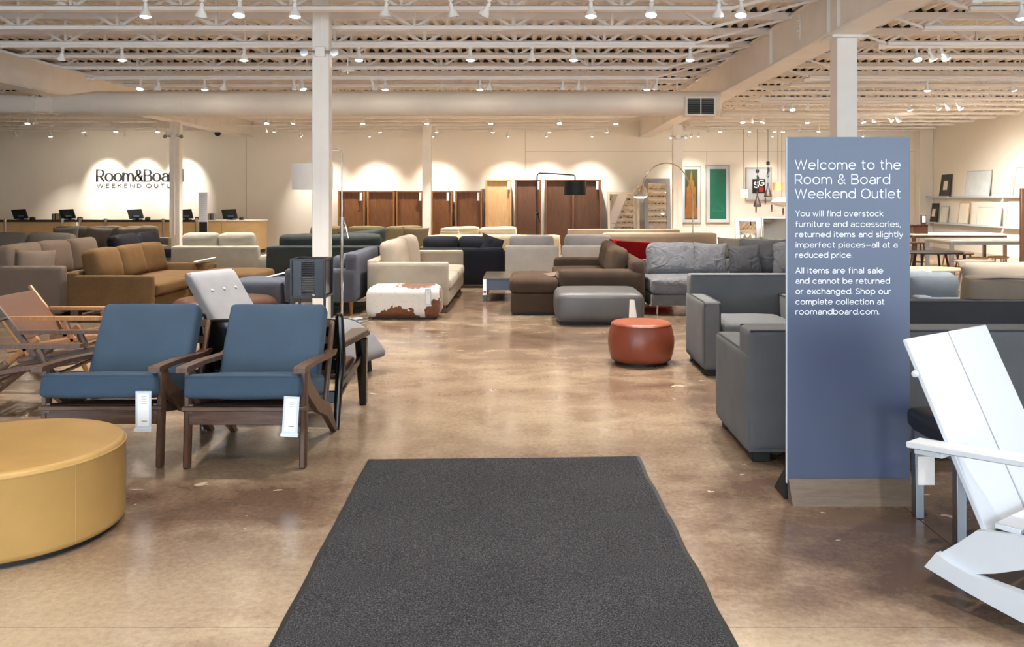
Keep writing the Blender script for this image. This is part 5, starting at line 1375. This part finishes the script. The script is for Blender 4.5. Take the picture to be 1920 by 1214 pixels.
def oval_table(label, x, y, rx, ry, z, m):
    t = thing('occasional_table', label, 'table', (x, y, 0))
    part(t, 'tabletop', B().lathe([(0, z-.025), (1, z-.025), (1.02, z-.01), (1, z), (0, z)], 36, sx=rx, sy=ry), m)
    for k in range(4):
        a = PI/4+k*PI/2; part(t, 'leg', B().tube([(rx*.5*math.cos(a), ry*.5*math.sin(a), z-.02), (rx*.8*math.cos(a), ry*.8*math.sin(a), 0)], [.02, .012], 8), m)
    return t
oval_table('black oval occasional table right of the sign', PX(1745, 14.0), 14.0, .5, .35, PZ(472, 14.0), M_black)
oval_table('pale oval occasional table right of the sign, below the black one', PX(1735, 12.7), 12.7, .55, .35, PZ(503, 12.7), W_maple)
oval_table('grey round occasional table beside the steel legged table', PX(1800, 14.0), 13.6, .3, .28, PZ(488, 13.6), paint('stone_grey', S(140, 134, 126), .5))
def stool(label, x, y, h, m, m2):
    t = thing('wooden_stool', label, 'stool', (x, y, 0), random.uniform(0, 1), 'wooden stools among the tables')
    part(t, 'seat', B().lathe([(0, h-.035), (.16, h-.035), (.18, h-.015), (.17, h), (0, h-.008)], 24), m)
    for k in range(4):
        a = PI/4+k*PI/2; part(t, 'leg', B().tube([(.1*math.cos(a), .1*math.sin(a), h-.03), (.18*math.cos(a), .18*math.sin(a), 0)], [.017, .012], 8), m2)
    part(t, 'rung', B().tube([(.16*math.cos(k*PI/2+PI/4), .16*math.sin(k*PI/2+PI/4), h*.35) for k in range(4)], .009, 6, True), m2)
stool('dark wooden stool under the far pale table, left one', PX(1722, 17.6), 17.6, .62, W_walnut, W_walnut)
stool('light wooden stool in front of the far pale table', PX(1778, 17.4), 17.3, .45, W_maple, W_oak)
stool('dark wooden stool between the two pale tables', PX(1808, 16.8), 16.8, .45, W_dark, W_dark)
stool('pale wooden stool beneath the near steel legged table', PX(1880, 15.7), 15.85, .45, W_maple, M_steelb)
stool('pale wooden stool beneath the near table, closer to its left leg', PX(1822, 15.8), 15.6, .45, W_maple, W_walnut)
# small crates of samples beside the corner
t = thing('sample_box', 'brown leather box standing on the far pale table', 'box', (PX(1722, 18.9), 18.9, PZ(441, 18.6)+.02))
part(t, 'body', B().box(-.16, .16, -.12, .12, 0, .17, .01), K_brown); part(t, 'lid', B().box(-.165, .165, -.125, .125, .17, .2, .006), K_brown)
t = thing('sample_card_stack', 'upright card holder standing on the brown box', 'card', (PX(1731, 18.9), 18.9, PZ(441, 18.6)+.22))
part(t, 'holder', B().box(-.05, .05, -.03, .03, 0, .2, .003), M_dkfr); part(t, 'card', B().box(-.035, .035, -.034, -.03, .04, .18), M_card)
t = thing('wardrobe_panel', 'dark reddish brown upright cabinet edge at the right margin', 'cabinet', (PX(1921, 12.2), 12.2, 0))
part(t, 'side_panel', B().box(-.04, .01, 0, .06, .1, PZ(353, 12.2), .004), W_dark); part(t, 'front_panel', B().box(.01, .8, 0.01, .05, .1, PZ(353, 12.2)-.02), W_dark); part(t, 'foot', B().box(-.04, .75, .0, .3, 0, .1), M_black)
